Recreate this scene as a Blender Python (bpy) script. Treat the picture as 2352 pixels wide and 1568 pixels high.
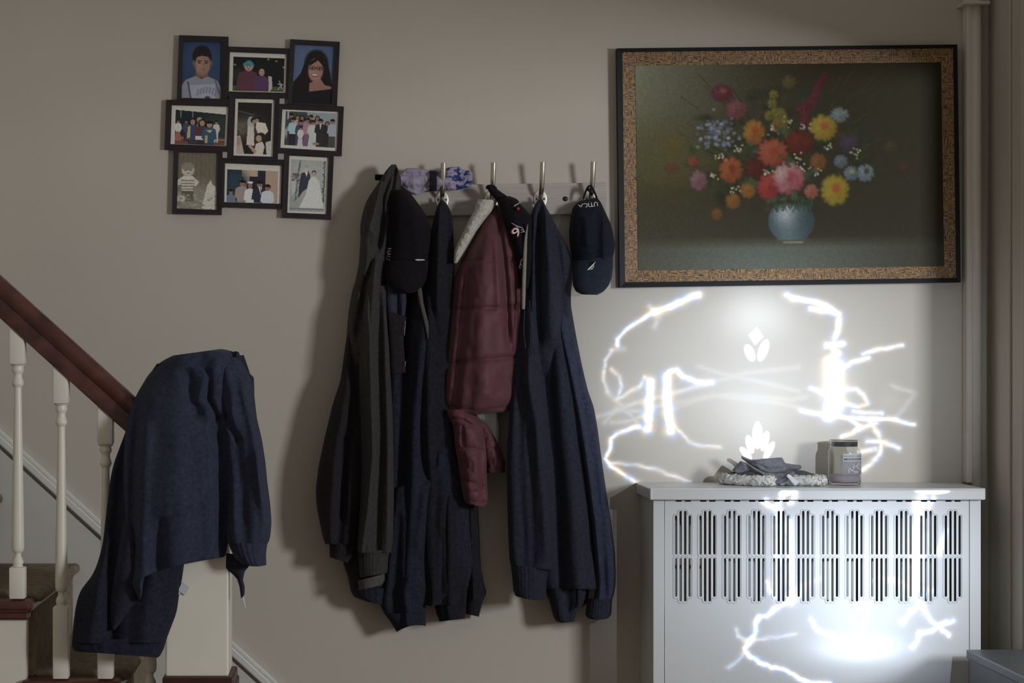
import bpy, bmesh, math, random
import numpy as np
from mathutils import Vector, Matrix, geometry

for o in list(bpy.data.objects):
    bpy.data.objects.remove(o)
SC = bpy.context.scene
COL = SC.collection
PI = math.pi
random.seed(7)

# ------------------------------------------------------------------ camera
S = 0.00115            # metres per photo pixel on the back wall
D = 5.6                # camera to back wall
VX, VY = 800.0, 820.0  # where the wall normal through the lens meets the picture
CX, CZ = (VX - 1176.0) * S, 1.13


def P(px, py, d=0.0):
    r = (D - d) / D
    return (CX + (px - VX) * S * r, -d, CZ + (VY - py) * S * r)


def SR(d):
    return S * (D - d) / D


cam_data = bpy.data.cameras.new('camera')
cam = bpy.data.objects.new('camera', cam_data)
COL.objects.link(cam)
cam.location = (CX, -D, CZ)
cam.rotation_euler = (PI / 2, 0, 0)
cam_data.sensor_width = 36.0
cam_data.lens = (D / S) / 2352.0 * 36.0
cam_data.shift_x = (1176.0 - VX) / 2352.0
cam_data.shift_y = (VY - 784.0) / 2352.0
cam_data.clip_end = 60
SC.camera = cam

# ------------------------------------------------------------------ view, world, lights
SC.view_settings.view_transform = 'Standard'
SC.view_settings.look = 'None'
SC.view_settings.exposure = 0.0
SC.view_settings.gamma = 1.0
SC.view_settings.use_curve_mapping = False

world = bpy.data.worlds.new('world')
SC.world = world
world.use_nodes = True
bg = world.node_tree.nodes['Background']
bg.inputs[0].default_value = (1.0, 0.93, 0.82, 1)
bg.inputs[1].default_value = 0.205

kd = bpy.data.lights.new('window_daylight', 'AREA')
kd.shape = 'RECTANGLE'
kd.size, kd.size_y = 0.6, 0.8
kd.energy = 105
kd.color = (0.95, 0.98, 1.0)
key = bpy.data.objects.new('window_daylight', kd)
COL.objects.link(key)
key.location = (3.3, -4.3, 1.6)
key.rotation_euler = (Vector((0.3, 0, 0.95)) - Vector(key.location)).to_track_quat('-Z', 'Y').to_euler()


# ---- sunlight thrown on the wall by cut glass: a point source whose light is uneven
class Nodes:
    def __init__(self, nt):
        self.nt = nt

    def new(self, t, **kw):
        n = self.nt.nodes.new(t)
        for k, v in kw.items():
            setattr(n, k, v)
        return n

    def link(self, a, b):
        self.nt.links.new(a, b)

    def put(self, sock, v):
        if isinstance(v, bpy.types.NodeSocket):
            self.link(v, sock)
        else:
            sock.default_value = v

    def m(self, op, a, b=0.0, c=None, clamp=False):
        n = self.new('ShaderNodeMath', operation=op)
        n.use_clamp = clamp
        self.put(n.inputs[0], a)
        self.put(n.inputs[1], b)
        if c is not None:
            self.put(n.inputs[2], c)
        return n.outputs[0]

    def v(self, op, a, b=None, scale=None):
        n = self.new('ShaderNodeVectorMath', operation=op)
        self.put(n.inputs[0], a)
        if b is not None:
            self.put(n.inputs[1], b)
        if scale is not None:
            self.put(n.inputs['Scale'], scale)
        return n.outputs['Value'] if op in ('LENGTH', 'DOT_PRODUCT') else n.outputs[0]

    def segdist(self, p, a, b):
        ax, ay = a
        bx, by = b
        dx, dy = bx - ax, by - ay
        q = max(dx * dx + dy * dy, 1e-6)
        w = self.v('SUBTRACT', p, (ax, ay, 0))
        t = self.v('DOT_PRODUCT', w, (dx / q, dy / q, 0))
        t = self.m('ADD', t, 0.0, clamp=True)
        e = self.v('SUBTRACT', w, self.v('SCALE', (dx, dy, 0), scale=t))
        return self.v('LENGTH', e)

    def polydist(self, p, polys):
        best = None
        for pl in polys:
            for a, b in zip(pl, pl[1:]):
                d = self.segdist(p, a, b)
                best = d if best is None else self.m('MINIMUM', best, d)
        return best

    def gauss(self, p, c, s, amp, rot=0.0):
        # a soft elliptical pool of light
        w = self.v('SUBTRACT', p, (c[0], c[1], 0))
        cr, sr = math.cos(rot), math.sin(rot)
        x = self.v('DOT_PRODUCT', w, (cr / s[0], sr / s[0], 0))
        y = self.v('DOT_PRODUCT', w, (-sr / s[1], cr / s[1], 0))
        q = self.m('MULTIPLY_ADD', x, x, self.m('MULTIPLY', y, y))
        return self.m('MULTIPLY', self.m('EXPONENT', self.m('MULTIPLY', q, -1.0)), amp)

    def petal(self, p, c, s, amp, rot=0.0, soft=5.0, power=2):
        # a leaf shaped patch of light with a fairly crisp rim
        w = self.v('SUBTRACT', p, (c[0], c[1], 0))
        cr, sr = math.cos(rot), math.sin(rot)
        x = self.v('DOT_PRODUCT', w, (cr / s[0], sr / s[0], 0))
        y = self.v('DOT_PRODUCT', w, (-sr / s[1], cr / s[1], 0))
        if power == 1:
            q = self.m('ADD', self.m('ABSOLUTE', x), self.m('ABSOLUTE', y))
        else:
            q = self.m('MULTIPLY_ADD', x, x, self.m('MULTIPLY', y, y))
        q = self.m('MULTIPLY_ADD', q, -soft, soft, clamp=True)
        return self.m('MULTIPLY', q, amp)


def c7(*pts):
    return [(1380 + x / 2.42, 640 + y / 2.42) for x, y in pts]


def c8(*pts):
    return [(1440 + x / 2.579, 1080 + y / 2.579) for x, y in pts]


LP = Vector((1.18, -3.4, 1.3))
DF = 0.235             # front panel of the radiator cover, distance from wall
ld = bpy.data.lights.new('sun_glints', 'POINT')
ld.energy = 300
ld.shadow_soft_size = 0.0015
ld.color = (0.84, 0.96, 1.10)
ld.use_nodes = True
glints = bpy.data.objects.new('sun_glints', ld)
COL.objects.link(glints)
glints.location = LP
lnt = ld.node_tree
lnt.nodes.clear()
N = Nodes(lnt)
out = N.new('ShaderNodeOutputLight')
geo = N.new('ShaderNodeNewGeometry')
sep = N.new('ShaderNodeSeparateXYZ')
N.link(geo.outputs['Incoming'], sep.inputs[0])


def plane_px(d):
    # where a ray of this lamp meets the plane at distance d, in units of the wall grid
    t = N.m('DIVIDE', -d - LP.y, sep.outputs[1])
    hit = N.v('SCALE', geo.outputs['Incoming'], scale=t)
    hx = N.v('DOT_PRODUCT', hit, (1, 0, 0))
    hz = N.v('DOT_PRODUCT', hit, (0, 0, 1))
    q = SR(d)
    px = N.m('MULTIPLY_ADD', hx, 1 / q, (LP.x - CX) / q + VX)
    py = N.m('MULTIPLY_ADD', hz, -1 / q, VY - (LP.z - CZ) / q)
    cb = N.new('ShaderNodeCombineXYZ')
    N.link(px, cb.inputs[0])
    N.link(py, cb.inputs[1])
    return cb.outputs[0], px, py


def wobble(p, amp, scale):
    n = N.new('ShaderNodeTexNoise', noise_dimensions='2D')
    n.inputs['Scale'].default_value = scale
    n.inputs['Detail'].default_value = 1.0
    N.link(p, n.inputs['Vector'])
    o = N.v('SUBTRACT', n.outputs['Color'], (0.5, 0.5, 0.5))
    o = N.v('MULTIPLY', o, (amp, amp, 0))
    return N.v('ADD', p, o), n.outputs['Fac']


def box_mask(px, py, x0, x1, y0, y1):
    a = N.m('MULTIPLY', N.m('GREATER_THAN', px, x0), N.m('LESS_THAN', px, x1))
    b = N.m('MULTIPLY', N.m('GREATER_THAN', py, y0), N.m('LESS_THAN', py, y1))
    return N.m('MULTIPLY', a, b)


def streaks(p):
    n = N.new('ShaderNodeTexNoise', noise_dimensions='2D')
    n.inputs['Scale'].default_value = 1.0
    n.inputs['Detail'].default_value = 1.0
    N.link(N.v('MULTIPLY', p, (0.03, 0.09, 0)), n.inputs['Vector'])
    return N.m('MULTIPLY_ADD', n.outputs['Fac'], 1.5, 0.15)


def ribbons(p, groups):
    # groups: (polylines, half width, strength).  white core, coloured rim like a prism edge
    core = halo = None
    for polys, w, amp in groups:
        d = N.polydist(p, polys)
        q = N.m('MULTIPLY', d, 1.0 / w)
        q2 = N.m('MULTIPLY', q, q)
        c = N.m('MULTIPLY', N.m('EXPONENT', N.m('MULTIPLY', q2, -1.0)), amp)
        h = N.m('MULTIPLY', N.m('EXPONENT', N.m('MULTIPLY', q2, -0.22)), amp * 0.30)
        core = c if core is None else N.m('ADD', core, c)
        halo = h if halo is None else N.m('ADD', halo, h)
    return core, halo


def colour_emission(white, halo, fac, mask):
    # cool rim here, warm rim there
    ramp = N.new('ShaderNodeMix', data_type='RGBA')
    N.link(N.m('MULTIPLY_ADD', fac, 4.0, -1.5, clamp=True), ramp.inputs['Factor'])
    ramp.inputs['A'].default_value = (0.30, 0.62, 1.5, 1)
    ramp.inputs['B'].default_value = (1.4, 0.90, 0.45, 1)
    hs = N.v('SCALE', ramp.outputs['Result'], scale=halo)
    cb = N.new('ShaderNodeCombineXYZ')
    N.link(white, cb.inputs[0])
    N.link(white, cb.inputs[1])
    N.link(N.m('MULTIPLY', white, 1.03), cb.inputs[2])
    tot = N.v('ADD', hs, cb.outputs[0])
    em = N.new('ShaderNodeEmission')
    N.link(tot, em.inputs['Color'])
    em.inputs['Strength'].default_value = 1.0
    off = N.new('ShaderNodeEmission')
    off.inputs['Strength'].default_value = 0.0
    mx = N.new('ShaderNodeMixShader')
    N.link(mask, mx.inputs[0])
    N.link(off.outputs[0], mx.inputs[1])
    N.link(em.outputs[0], mx.inputs[2])
    return mx.outputs[0]


pw, pwx, pwy = plane_px(0.0)
pww, nf = wobble(pw, 6.0, 0.03)
GA = 1.0
wall_left = [
    ([c7((545, 88), (500, 100), (400, 148), (300, 185))], 6.0, 3.2),
    ([c7((300, 185), (200, 242), (130, 288), (90, 335), (92, 372)),
      c7((210, 825), (150, 838), (90, 860), (57, 892), (50, 950), (25, 1000), (50, 1036), (120, 1082), (200, 1132))], 4.2, 2.2),
    ([c7((276, 572), (262, 832)), c7((365, 550), (370, 680), (388, 848))], 7.0, 4.0),
    ([c7((365, 550), (385, 515), (425, 505), (460, 545), (530, 572), (612, 574))], 5.0, 2.2),
    ([c7((64, 400), (25, 450), (15, 560), (35, 620)), c7((60, 500), (105, 545), (112, 600), (92, 668)),
      c7((245, 545), (215, 600), (150, 635), (92, 668)), c7((60, 1022), (200, 1036), (330, 1066), (430, 1105), (495, 1131)),
      c7((400, 800), (440, 850), (490, 905), (560, 930), (665, 936))], 4.2, 0.95),
    ([c7((-20, 770), (200, 690), (450, 622), (560, 588)), c7((20, 800), (90, 720), (230, 740), (340, 700)),
      c7((60, 800), (160, 790), (240, 760)), c7((40, 630), (140, 730), (240, 840)), c7((60, 395), (130, 390))], 5.5, 0.38),
    ([c7((270, 150), (330, 200), (300, 265))], 6.0, 0.5),
]
wall_mid = [
    ([c7((330, 745), (430, 712), (520, 675), (600, 652), (720, 645), (900, 660), (1060, 672), (1140, 655)),
      c7((540, 485), (700, 535), (900, 575), (1100, 625)), c7((390, 645), (560, 590), (800, 525), (1100, 492)),
      c7((420, 690), (640, 650), (1000, 690), (1180, 740))], 5.5, 0.22),
]
wall_right = [
    ([c7((1032, 88), (1070, 110), (1190, 127), (1270, 158), (1322, 192)), c7((1165, 165), (1300, 190))], 5.2, 2.6),
    ([c7((1325, 230), (1318, 285), (1298, 330)), c7((1255, 372), (1345, 360)), c7((1290, 385), (1320, 410), (1262, 455), (1275, 480))], 6.2, 2.0),
    ([c7((1278, 480), (1276, 620), (1268, 765)), c7((1320, 475), (1322, 600), (1318, 718))], 8.0, 4.5),
    ([c7((1338, 495), (1400, 465), (1488, 438)), c7((1455, 418), (1560, 390), (1675, 370)),
      c7((1390, 768), (1480, 780), (1600, 776), (1742, 810)), c7((1112, 735), (1180, 748), (1280, 762), (1380, 775), (1442, 815), (1400, 858), (1340, 876))], 4.2, 1.9),
    ([c7((1165, 605), (1245, 638)), c7((1340, 610), (1420, 612), (1462, 645), (1485, 692), (1435, 712), (1345, 690)),
      c7((1400, 735), (1480, 748), (1562, 746))], 4.5, 1.3),
    ([c7((1500, 795), (1542, 860), (1562, 920), (1545, 980), (1500, 1030), (1455, 1062)),
      c7((1480, 905), (1560, 902), (1655, 940)), c7((1450, 962), (1530, 945)), c7((1440, 835), (1530, 800))], 5.5, 1.5),
    ([c7((1620, 590), (1745, 637), (1640, 772))], 6.0, 0.28),
]


def ssum(items):
    r = None
    for i in items:
        r = i if r is None else N.m('ADD', r, i)
    return r


A7 = lambda x, y: c7((x, y))[0]
A8 = lambda x, y: c8((x, y))[0]
shaders = []
stk = streaks(pw)
cl, hl = ribbons(pww, wall_left)
cl = N.m('MULTIPLY', cl, stk)
shaders.append(colour_emission(cl, hl, nf, box_mask(pwx, pwy, 1340, 1690, 650, 1125)))
cr, hr = ribbons(pww, wall_right)
cr = N.m('MULTIPLY', cr, stk)
shaders.append(colour_emission(cr, hr, nf, box_mask(pwx, pwy, 1780, 2150, 650, 1125)))
cm, hm = ribbons(pw, wall_mid)
pet = ssum([
    N.petal(pw, A7(862, 318), (19, 23), 1.7, 0.1, 5, 1),
    N.petal(pw, A7(828, 412), (11.7, 22), 1.7, -0.42),
    N.petal(pw, A7(903, 398), (11.7, 28), 1.7, 0.35),
    N.petal(pw, A7(871, 870), (12.5, 33), 1.7, 0.0),
    N.petal(pw, A7(829, 920), (9.5, 23), 1.7, -0.25),
    N.petal(pw, A7(912, 902), (9.5, 25), 1.7, 0.25),
    N.petal(pw, A7(806, 970), (8.5, 20), 1.7, -0.75),
    N.petal(pw, A7(935, 955), (9.0, 25), 1.7, 0.5),
])
shaders.append(colour_emission(N.m('ADD', cm, pet), hm, nf, box_mask(pwx, pwy, 1500, 1870, 650, 1125)))
pr, prx, pry = plane_px(DF)
pool_mask = N.m('SUBTRACT', 1.0, N.m('MULTIPLY', N.m('GREATER_THAN', pry, 1126), N.m('GREATER_THAN', prx, 1490)))
pool = ssum([
    N.gauss(pw, (1740, 860), (340, 260), 1.25),
    N.gauss(pw, A7(862, 200), (85, 62), 0.95),
    N.gauss(pw, A7(870, 720), (110, 105), 0.55),
    N.gauss(pw, A7(868, 850), (45, 60), 0.15),
    N.gauss(pw, A7(120, 690), (60, 60), 0.30),
    N.gauss(pw, A7(1300, 620), (50, 70), 0.45),
    N.gauss(pw, A7(1610, 690), (32, 32), 0.18),
])
shaders.append(colour_emission(pool, N.m('ADD', 0.0, 0.0), nf, pool_mask))
prw, nf2 = wobble(pr, 8.0, 0.05)
rad = [
    ([c8((905, 125), (896, 200), (890, 500), (880, 745)), c8((972, 120), (972, 185)), c8((962, 300), (966, 500), (975, 780))], 5.0, 2.6),
    ([c8((1730, 175), (1730, 300)), c8((1716, 340), (1705, 560), (1702, 720))], 7.5, 3.2),
    ([c8((1800, 175), (1790, 215)), c8((1762, 380), (1746, 650)), c8((1885, 360), (1850, 485)), c8((805, 180), (850, 215), (905, 240)),
      c8((1740, 780), (1680, 840), (1632, 895)), c8((1755, 790), (1765, 840), (1800, 890), (1905, 972)),
      c8((1930, 890), (1870, 910), (1800, 952), (1736, 962), (1716, 1010), (1690, 1052))], 4.4, 2.3),
    ([c8((1030, 720), (1000, 762), (940, 782), (880, 820), (830, 862), (785, 866), (765, 900), (755, 970), (735, 1010), (700, 1050),
         (722, 1096), (790, 1140), (860, 1166), (920, 1176), (1000, 1216), (1060, 1250), (1200, 1262))], 4.0, 2.4),
    ([c8((1090, 880), (1110, 922), (1150, 956), (1225, 982)), c8((1490, 630), (1600, 660), (1690, 690), (1820, 715)),
      c8((830, 660), (850, 720))], 4.4, 1.2),
    ([c8((650, 940), (662, 985), (700, 1006), (760, 1000)), c8((700, 1070), (650, 1130), (602, 1166)), c8((770, 1000), (1000, 970)),
      c8((1000, 700), (1150, 640))], 4.6, 0.6),
]
c_r, h_r = ribbons(prw, rad)
c_r = N.m('MULTIPLY', c_r, streaks(pr))
rp = ssum([
    N.gauss(pr, A8(1385, 1055), (85, 27), 1.7),
    N.gauss(pr, A8(1400, 960), (160, 110), 1.0),
    N.gauss(pr, A8(1440, 480), (220, 130), 1.0),
    N.gauss(pr, (1900, 1340), (330, 210), 0.55),
    N.petal(pr, A8(1380, 800), (17, 17), 1.1, 0.2, 5, 1),
    N.petal(pr, A8(1340, 893), (11, 22), 1.1, -0.3),
    N.petal(pr, A8(1412, 888), (10, 24), 1.1, 0.35),
])
top_px = ssum([N.petal(pr, (1800, 1133), (22, 9), 1.6, -0.25, 2), N.petal(pr, (2135, 1130), (44, 8), 2.2, 0.0, 2)])
shaders.append(colour_emission(ssum([c_r, rp, top_px]), h_r, nf2, box_mask(prx, pry, 1440, 2300, 1128, 1640)))
acc = shaders[0]
for s_ in shaders[1:]:
    ad = N.new('ShaderNodeAddShader')
    N.link(acc, ad.inputs[0])
    N.link(s_, ad.inputs[1])
    acc = ad.outputs[0]
N.link(acc, out.inputs[0])


# ------------------------------------------------------------------ materials
def lin(c):
    return tuple((x / 12.92 if x <= 0.04045 else ((x + 0.055) / 1.055) ** 2.4) for x in c)


def rgb(r, g, b):
    return lin((r / 255.0, g / 255.0, b / 255.0))


def mat(name, col, rough=0.6, metal=0.0, noise=0.0, nscale=30.0, bump=0.0, bscale=80.0, sheen=0.0, spec=None,
        stretch=None, col2=None, coat=0.0, trans=0.0, ior=1.45):
    m = bpy.data.materials.new(name)
    m.use_nodes = True
    nt = m.node_tree
    b = nt.nodes['Principled BSDF']
    b.inputs['Base Color'].default_value = (*col, 1)
    b.inputs['Roughness'].default_value = rough
    b.inputs['Metallic'].default_value = metal
    if spec is not None:
        b.inputs['Specular IOR Level'].default_value = spec
    if sheen:
        b.inputs['Sheen Weight'].default_value = sheen
        b.inputs['Sheen Roughness'].default_value = 0.5
    if coat:
        b.inputs['Coat Weight'].default_value = coat
    if trans:
        b.inputs['Transmission Weight'].default_value = trans
        b.inputs['IOR'].default_value = ior
    tc = nt.nodes.new('ShaderNodeTexCoord')
    vec = tc.outputs['Object']
    if stretch:
        mp = nt.nodes.new('ShaderNodeMapping')
        mp.inputs['Scale'].default_value = stretch
        nt.links.new(vec, mp.inputs[0])
        vec = mp.outputs[0]
    if noise or col2:
        n = nt.nodes.new('ShaderNodeTexNoise')
        n.inputs['Scale'].default_value = nscale
        n.inputs['Detail'].default_value = 4
        nt.links.new(vec, n.inputs['Vector'])
        mr = nt.nodes.new('ShaderNodeMapRange')
        mr.inputs[1].default_value = 0.3
        mr.inputs[2].default_value = 0.7
        nt.links.new(n.outputs['Fac'], mr.inputs[0])
        mx = nt.nodes.new('ShaderNodeMix')
        mx.data_type = 'RGBA'
        nt.links.new(mr.outputs[0], mx.inputs['Factor'])
        a = col if col2 else tuple(c * (1 - noise) for c in col)
        c2 = col2 if col2 else tuple(min(1, c * (1 + noise)) for c in col)
        mx.inputs['A'].default_value = (*a, 1)
        mx.inputs['B'].default_value = (*c2, 1)
        nt.links.new(mx.outputs['Result'], b.inputs['Base Color'])
    if bump:
        n2 = nt.nodes.new('ShaderNodeTexNoise')
        n2.inputs['Scale'].default_value = bscale
        n2.inputs['Detail'].default_value = 3
        nt.links.new(vec, n2.inputs['Vector'])
        bp = nt.nodes.new('ShaderNodeBump')
        bp.inputs['Strength'].default_value = bump
        bp.inputs['Distance'].default_value = 0.002
        nt.links.new(n2.outputs['Fac'], bp.inputs['Height'])
        nt.links.new(bp.outputs[0], b.inputs['Normal'])
    return m


def vcol_mat(name, rough=0.5, spec=0.3):
    m = bpy.data.materials.new(name)
    m.use_nodes = True
    nt = m.node_tree
    b = nt.nodes['Principled BSDF']
    a = nt.nodes.new('ShaderNodeAttribute')
    a.attribute_name = 'Col'
    nt.links.new(a.outputs['Color'], b.inputs['Base Color'])
    b.inputs['Roughness'].default_value = rough
    b.inputs['Specular IOR Level'].default_value = spec
    return m


M = {}
M['wall'] = mat('wall_paint', (0.55, 0.508, 0.445), 0.55, noise=0.02, nscale=3, bump=0.12, bscale=220, spec=0.35)
M['trimwhite'] = mat('white_trim_paint', (0.66, 0.66, 0.64), 0.35, noise=0.03, nscale=8)
M['skirt'] = mat('grey_white_trim_paint', (0.70, 0.70, 0.68), 0.4, noise=0.04, nscale=8)
M['skirt2'] = mat('grey_string_board_paint', (0.60, 0.585, 0.55), 0.45, noise=0.03, nscale=8)
M['cream'] = mat('cream_gloss_paint', (0.82, 0.785, 0.69), 0.35, noise=0.03, nscale=6)
M['redwood'] = mat('mahogany_stain', (0.125, 0.040, 0.027), 0.32, col2=(0.05, 0.015, 0.013), nscale=18, stretch=(1, 1, 1), coat=0.15)
M['darkred'] = mat('dark_red_wood', (0.07, 0.018, 0.014), 0.4, col2=(0.035, 0.01, 0.009), nscale=20)
M['carpet'] = mat('stair_carpet', (0.30, 0.24, 0.165), 0.95, col2=(0.16, 0.125, 0.085), nscale=45, bump=1.0, bscale=300)
M['floor'] = mat('floor_wood', (0.22, 0.13, 0.07), 0.4, col2=(0.16, 0.09, 0.05), nscale=10, stretch=(1, 8, 1))
M['radpaint'] = mat('white_enamel', (0.66, 0.68, 0.70), 0.3, noise=0.015, nscale=5)
M['raddark'] = mat('radiator_dark_inside', (0.02, 0.024, 0.024), 0.8)
M['radfin'] = mat('radiator_aluminium_paint', (0.42, 0.43, 0.42), 0.45, metal=0.2)
M['pipe'] = mat('pipe_cream_paint', (0.68, 0.64, 0.57), 0.35, noise=0.04, nscale=9)
M['greytable'] = mat('dark_grey_laminate', (0.13, 0.14, 0.155), 0.4, noise=0.1, nscale=12)
M['rackwood'] = mat('greywashed_wood', (0.50, 0.455, 0.42), 0.65, col2=(0.40, 0.36, 0.33), nscale=9, stretch=(1.2, 1, 22))
M['nickel'] = mat('brushed_nickel', (0.62, 0.58, 0.50), 0.28, metal=1.0)
M['nickelpale'] = mat('satin_nickel', (0.80, 0.77, 0.70), 0.42, metal=0.85)
M['screw'] = mat('screw_steel', (0.18, 0.17, 0.15), 0.35, metal=1.0)
M['black'] = mat('black_plastic', (0.012, 0.012, 0.012), 0.5)
M['frameblack'] = mat('dark_espresso_frame', (0.018, 0.010, 0.014), 0.42, noise=0.25, nscale=30)
M['pframe'] = mat('black_lacquer_frame', (0.007, 0.007, 0.009), 0.5, spec=0.2)
M['silver'] = mat('silver_clip', (0.6, 0.6, 0.62), 0.3, metal=0.9)
M['print'] = vcol_mat('photo_print', 0.35, 0.35)
M['oil'] = vcol_mat('oil_paint', 0.5, 0.12)
M['navy'] = mat('navy_fleece', (0.036, 0.041, 0.072), 0.95, noise=0.25, nscale=120, bump=0.5, bscale=500, sheen=0.06, spec=0.1)
M['navyd'] = mat('dark_navy_jersey', (0.028, 0.030, 0.047), 0.95, noise=0.25, nscale=120, bump=0.5, bscale=500, sheen=0.05, spec=0.1)
M['blacknavy'] = mat('black_navy_cotton', (0.018, 0.017, 0.023), 0.95, noise=0.3, nscale=120, bump=0.5, bscale=500, sheen=0.05, spec=0.1)
M['blueblk'] = mat('deep_navy_cotton', (0.022, 0.023, 0.038), 0.95, noise=0.3, nscale=120, bump=0.5, bscale=500, sheen=0.05, spec=0.1)
M['char'] = mat('charcoal_fleece', (0.050, 0.045, 0.046), 0.95, noise=0.25, nscale=120, bump=0.5, bscale=500, sheen=0.06, spec=0.1)
M['chard'] = mat('dark_charcoal_fleece', (0.025, 0.021, 0.026), 0.95, noise=0.25, nscale=120, bump=0.5, bscale=500, sheen=0.05, spec=0.1)
M['capblack'] = mat('black_cotton_twill', (0.011, 0.009, 0.012), 0.9, noise=0.25, nscale=150, bump=0.4, bscale=700, sheen=0.04, spec=0.1)
M['capnavy'] = mat('navy_cotton_twill', (0.013, 0.015, 0.025), 0.9, noise=0.25, nscale=150, bump=0.4, bscale=700, sheen=0.05, spec=0.1)
M['capbrim'] = mat('navy_brim_twill', (0.022, 0.028, 0.045), 0.9, noise=0.2, nscale=150, bump=0.4, bscale=700, sheen=0.05, spec=0.1)
M['maroon'] = mat('maroon_nylon', (0.125, 0.045, 0.059), 0.6, noise=0.12, nscale=30, bump=0.35, bscale=60, sheen=0.1, spec=0.25)
M['sherpa'] = mat('cream_sherpa', (0.56, 0.53, 0.47), 0.95, noise=0.12, nscale=90, bump=1.0, bscale=260, sheen=0.2)
M['lining'] = mat('white_fleece_lining', (0.72, 0.72, 0.69), 0.95, noise=0.05, nscale=90, bump=0.8, bscale=200)
M['greyband'] = mat('grey_ribbed_knit', (0.085, 0.082, 0.078), 0.95, noise=0.2, nscale=120, bump=0.6, bscale=400)
M['olive'] = mat('olive_grey_tape', (0.085, 0.078, 0.068), 0.9, noise=0.2, nscale=80)
M['bluelin'] = mat('blue_lining', (0.028, 0.030, 0.058), 0.9, noise=0.2, nscale=80)
M['zipband'] = mat('grey_cotton_tape', (0.27, 0.26, 0.235), 0.9, noise=0.1, nscale=80)
M['white'] = mat('white_thread', (0.75, 0.75, 0.74), 0.7)
M['offwhite'] = mat('white_label_cloth', (0.60, 0.61, 0.66), 0.8)
M['red'] = mat('red_thread', (0.45, 0.03, 0.04), 0.7)
M['orange'] = mat('orange_thread', (0.45, 0.16, 0.06), 0.7)
M['teal'] = mat('blue_thread', (0.05, 0.12, 0.20), 0.7)
M['grey_felt'] = mat('grey_jersey_knit', (0.15, 0.152, 0.17), 0.95, noise=0.2, nscale=150, bump=0.6, bscale=600, sheen=0.1)
M['grey_knit'] = mat('dark_grey_quilt', (0.070, 0.078, 0.09), 0.95, noise=0.25, nscale=200, bump=0.8, bscale=500)
M['sherpagrey'] = mat('grey_white_sherpa', (0.68, 0.66, 0.62), 0.95, noise=0.2, nscale=160, bump=1.0, bscale=500)
M['wax'] = mat('lavender_wax', (0.62, 0.50, 0.60), 0.45)
M['soot'] = mat('sooty_glass_band', (0.10, 0.105, 0.10), 0.25, trans=0.5)
M['glass'] = mat('jar_glass', (0.86, 0.87, 0.85), 0.03, trans=1.0, ior=1.2)
M['label'] = mat('grey_paper_label', (0.30, 0.29, 0.31), 0.6, col2=(0.17, 0.16, 0.18), nscale=25)
M['labelpale'] = mat('pale_paper_label', (0.45, 0.45, 0.47), 0.6)
M['labeldark'] = mat('dark_label_band', (0.10, 0.095, 0.10), 0.6)


def rattan_mat():
    m = mat('rattan_weave', (0.3, 0.16, 0.07), 0.6)
    nt = m.node_tree
    b = nt.nodes['Principled BSDF']
    tc = nt.nodes.new('ShaderNodeTexCoord')
    res = []
    for st in ((420, 1, 70), (70, 1, 420)):
        mp = nt.nodes.new('ShaderNodeMapping')
        mp.inputs['Scale'].default_value = st
        nt.links.new(tc.outputs['Object'], mp.inputs[0])
        n = nt.nodes.new('ShaderNodeTexNoise')
        n.inputs['Scale'].default_value = 1.0
        n.inputs['Detail'].default_value = 2
        nt.links.new(mp.outputs[0], n.inputs['Vector'])
        res.append(n.outputs['Fac'])
    ck = nt.nodes.new('ShaderNodeTexNoise')
    ck.inputs['Scale'].default_value = 75
    nt.links.new(tc.outputs['Object'], ck.inputs['Vector'])
    gt = nt.nodes.new('ShaderNodeMath')
    gt.operation = 'GREATER_THAN'
    gt.inputs[1].default_value = 0.5
    nt.links.new(ck.outputs['Fac'], gt.inputs[0])
    mx = nt.nodes.new('ShaderNodeMix')
    nt.links.new(gt.outputs[0], mx.inputs[0])
    nt.links.new(res[0], mx.inputs[2])
    nt.links.new(res[1], mx.inputs[3])
    cr_ = nt.nodes.new('ShaderNodeValToRGB')
    cr_.color_ramp.elements[0].position = 0.38
    cr_.color_ramp.elements[0].color = (0.045, 0.028, 0.019, 1)
    cr_.color_ramp.elements[1].position = 0.62
    cr_.color_ramp.elements[1].color = (0.42, 0.245, 0.105, 1)
    nt.links.new(mx.outputs[0], cr_.inputs[0])
    nt.links.new(cr_.outputs[0], b.inputs['Base Color'])
    bp = nt.nodes.new('ShaderNodeBump')
    bp.inputs['Strength'].default_value = 0.6
    bp.inputs['Distance'].default_value = 0.001
    nt.links.new(mx.outputs[0], bp.inputs['Height'])
    nt.links.new(bp.outputs[0], b.inputs['Normal'])
    return m


M['rattan'] = rattan_mat()


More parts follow.
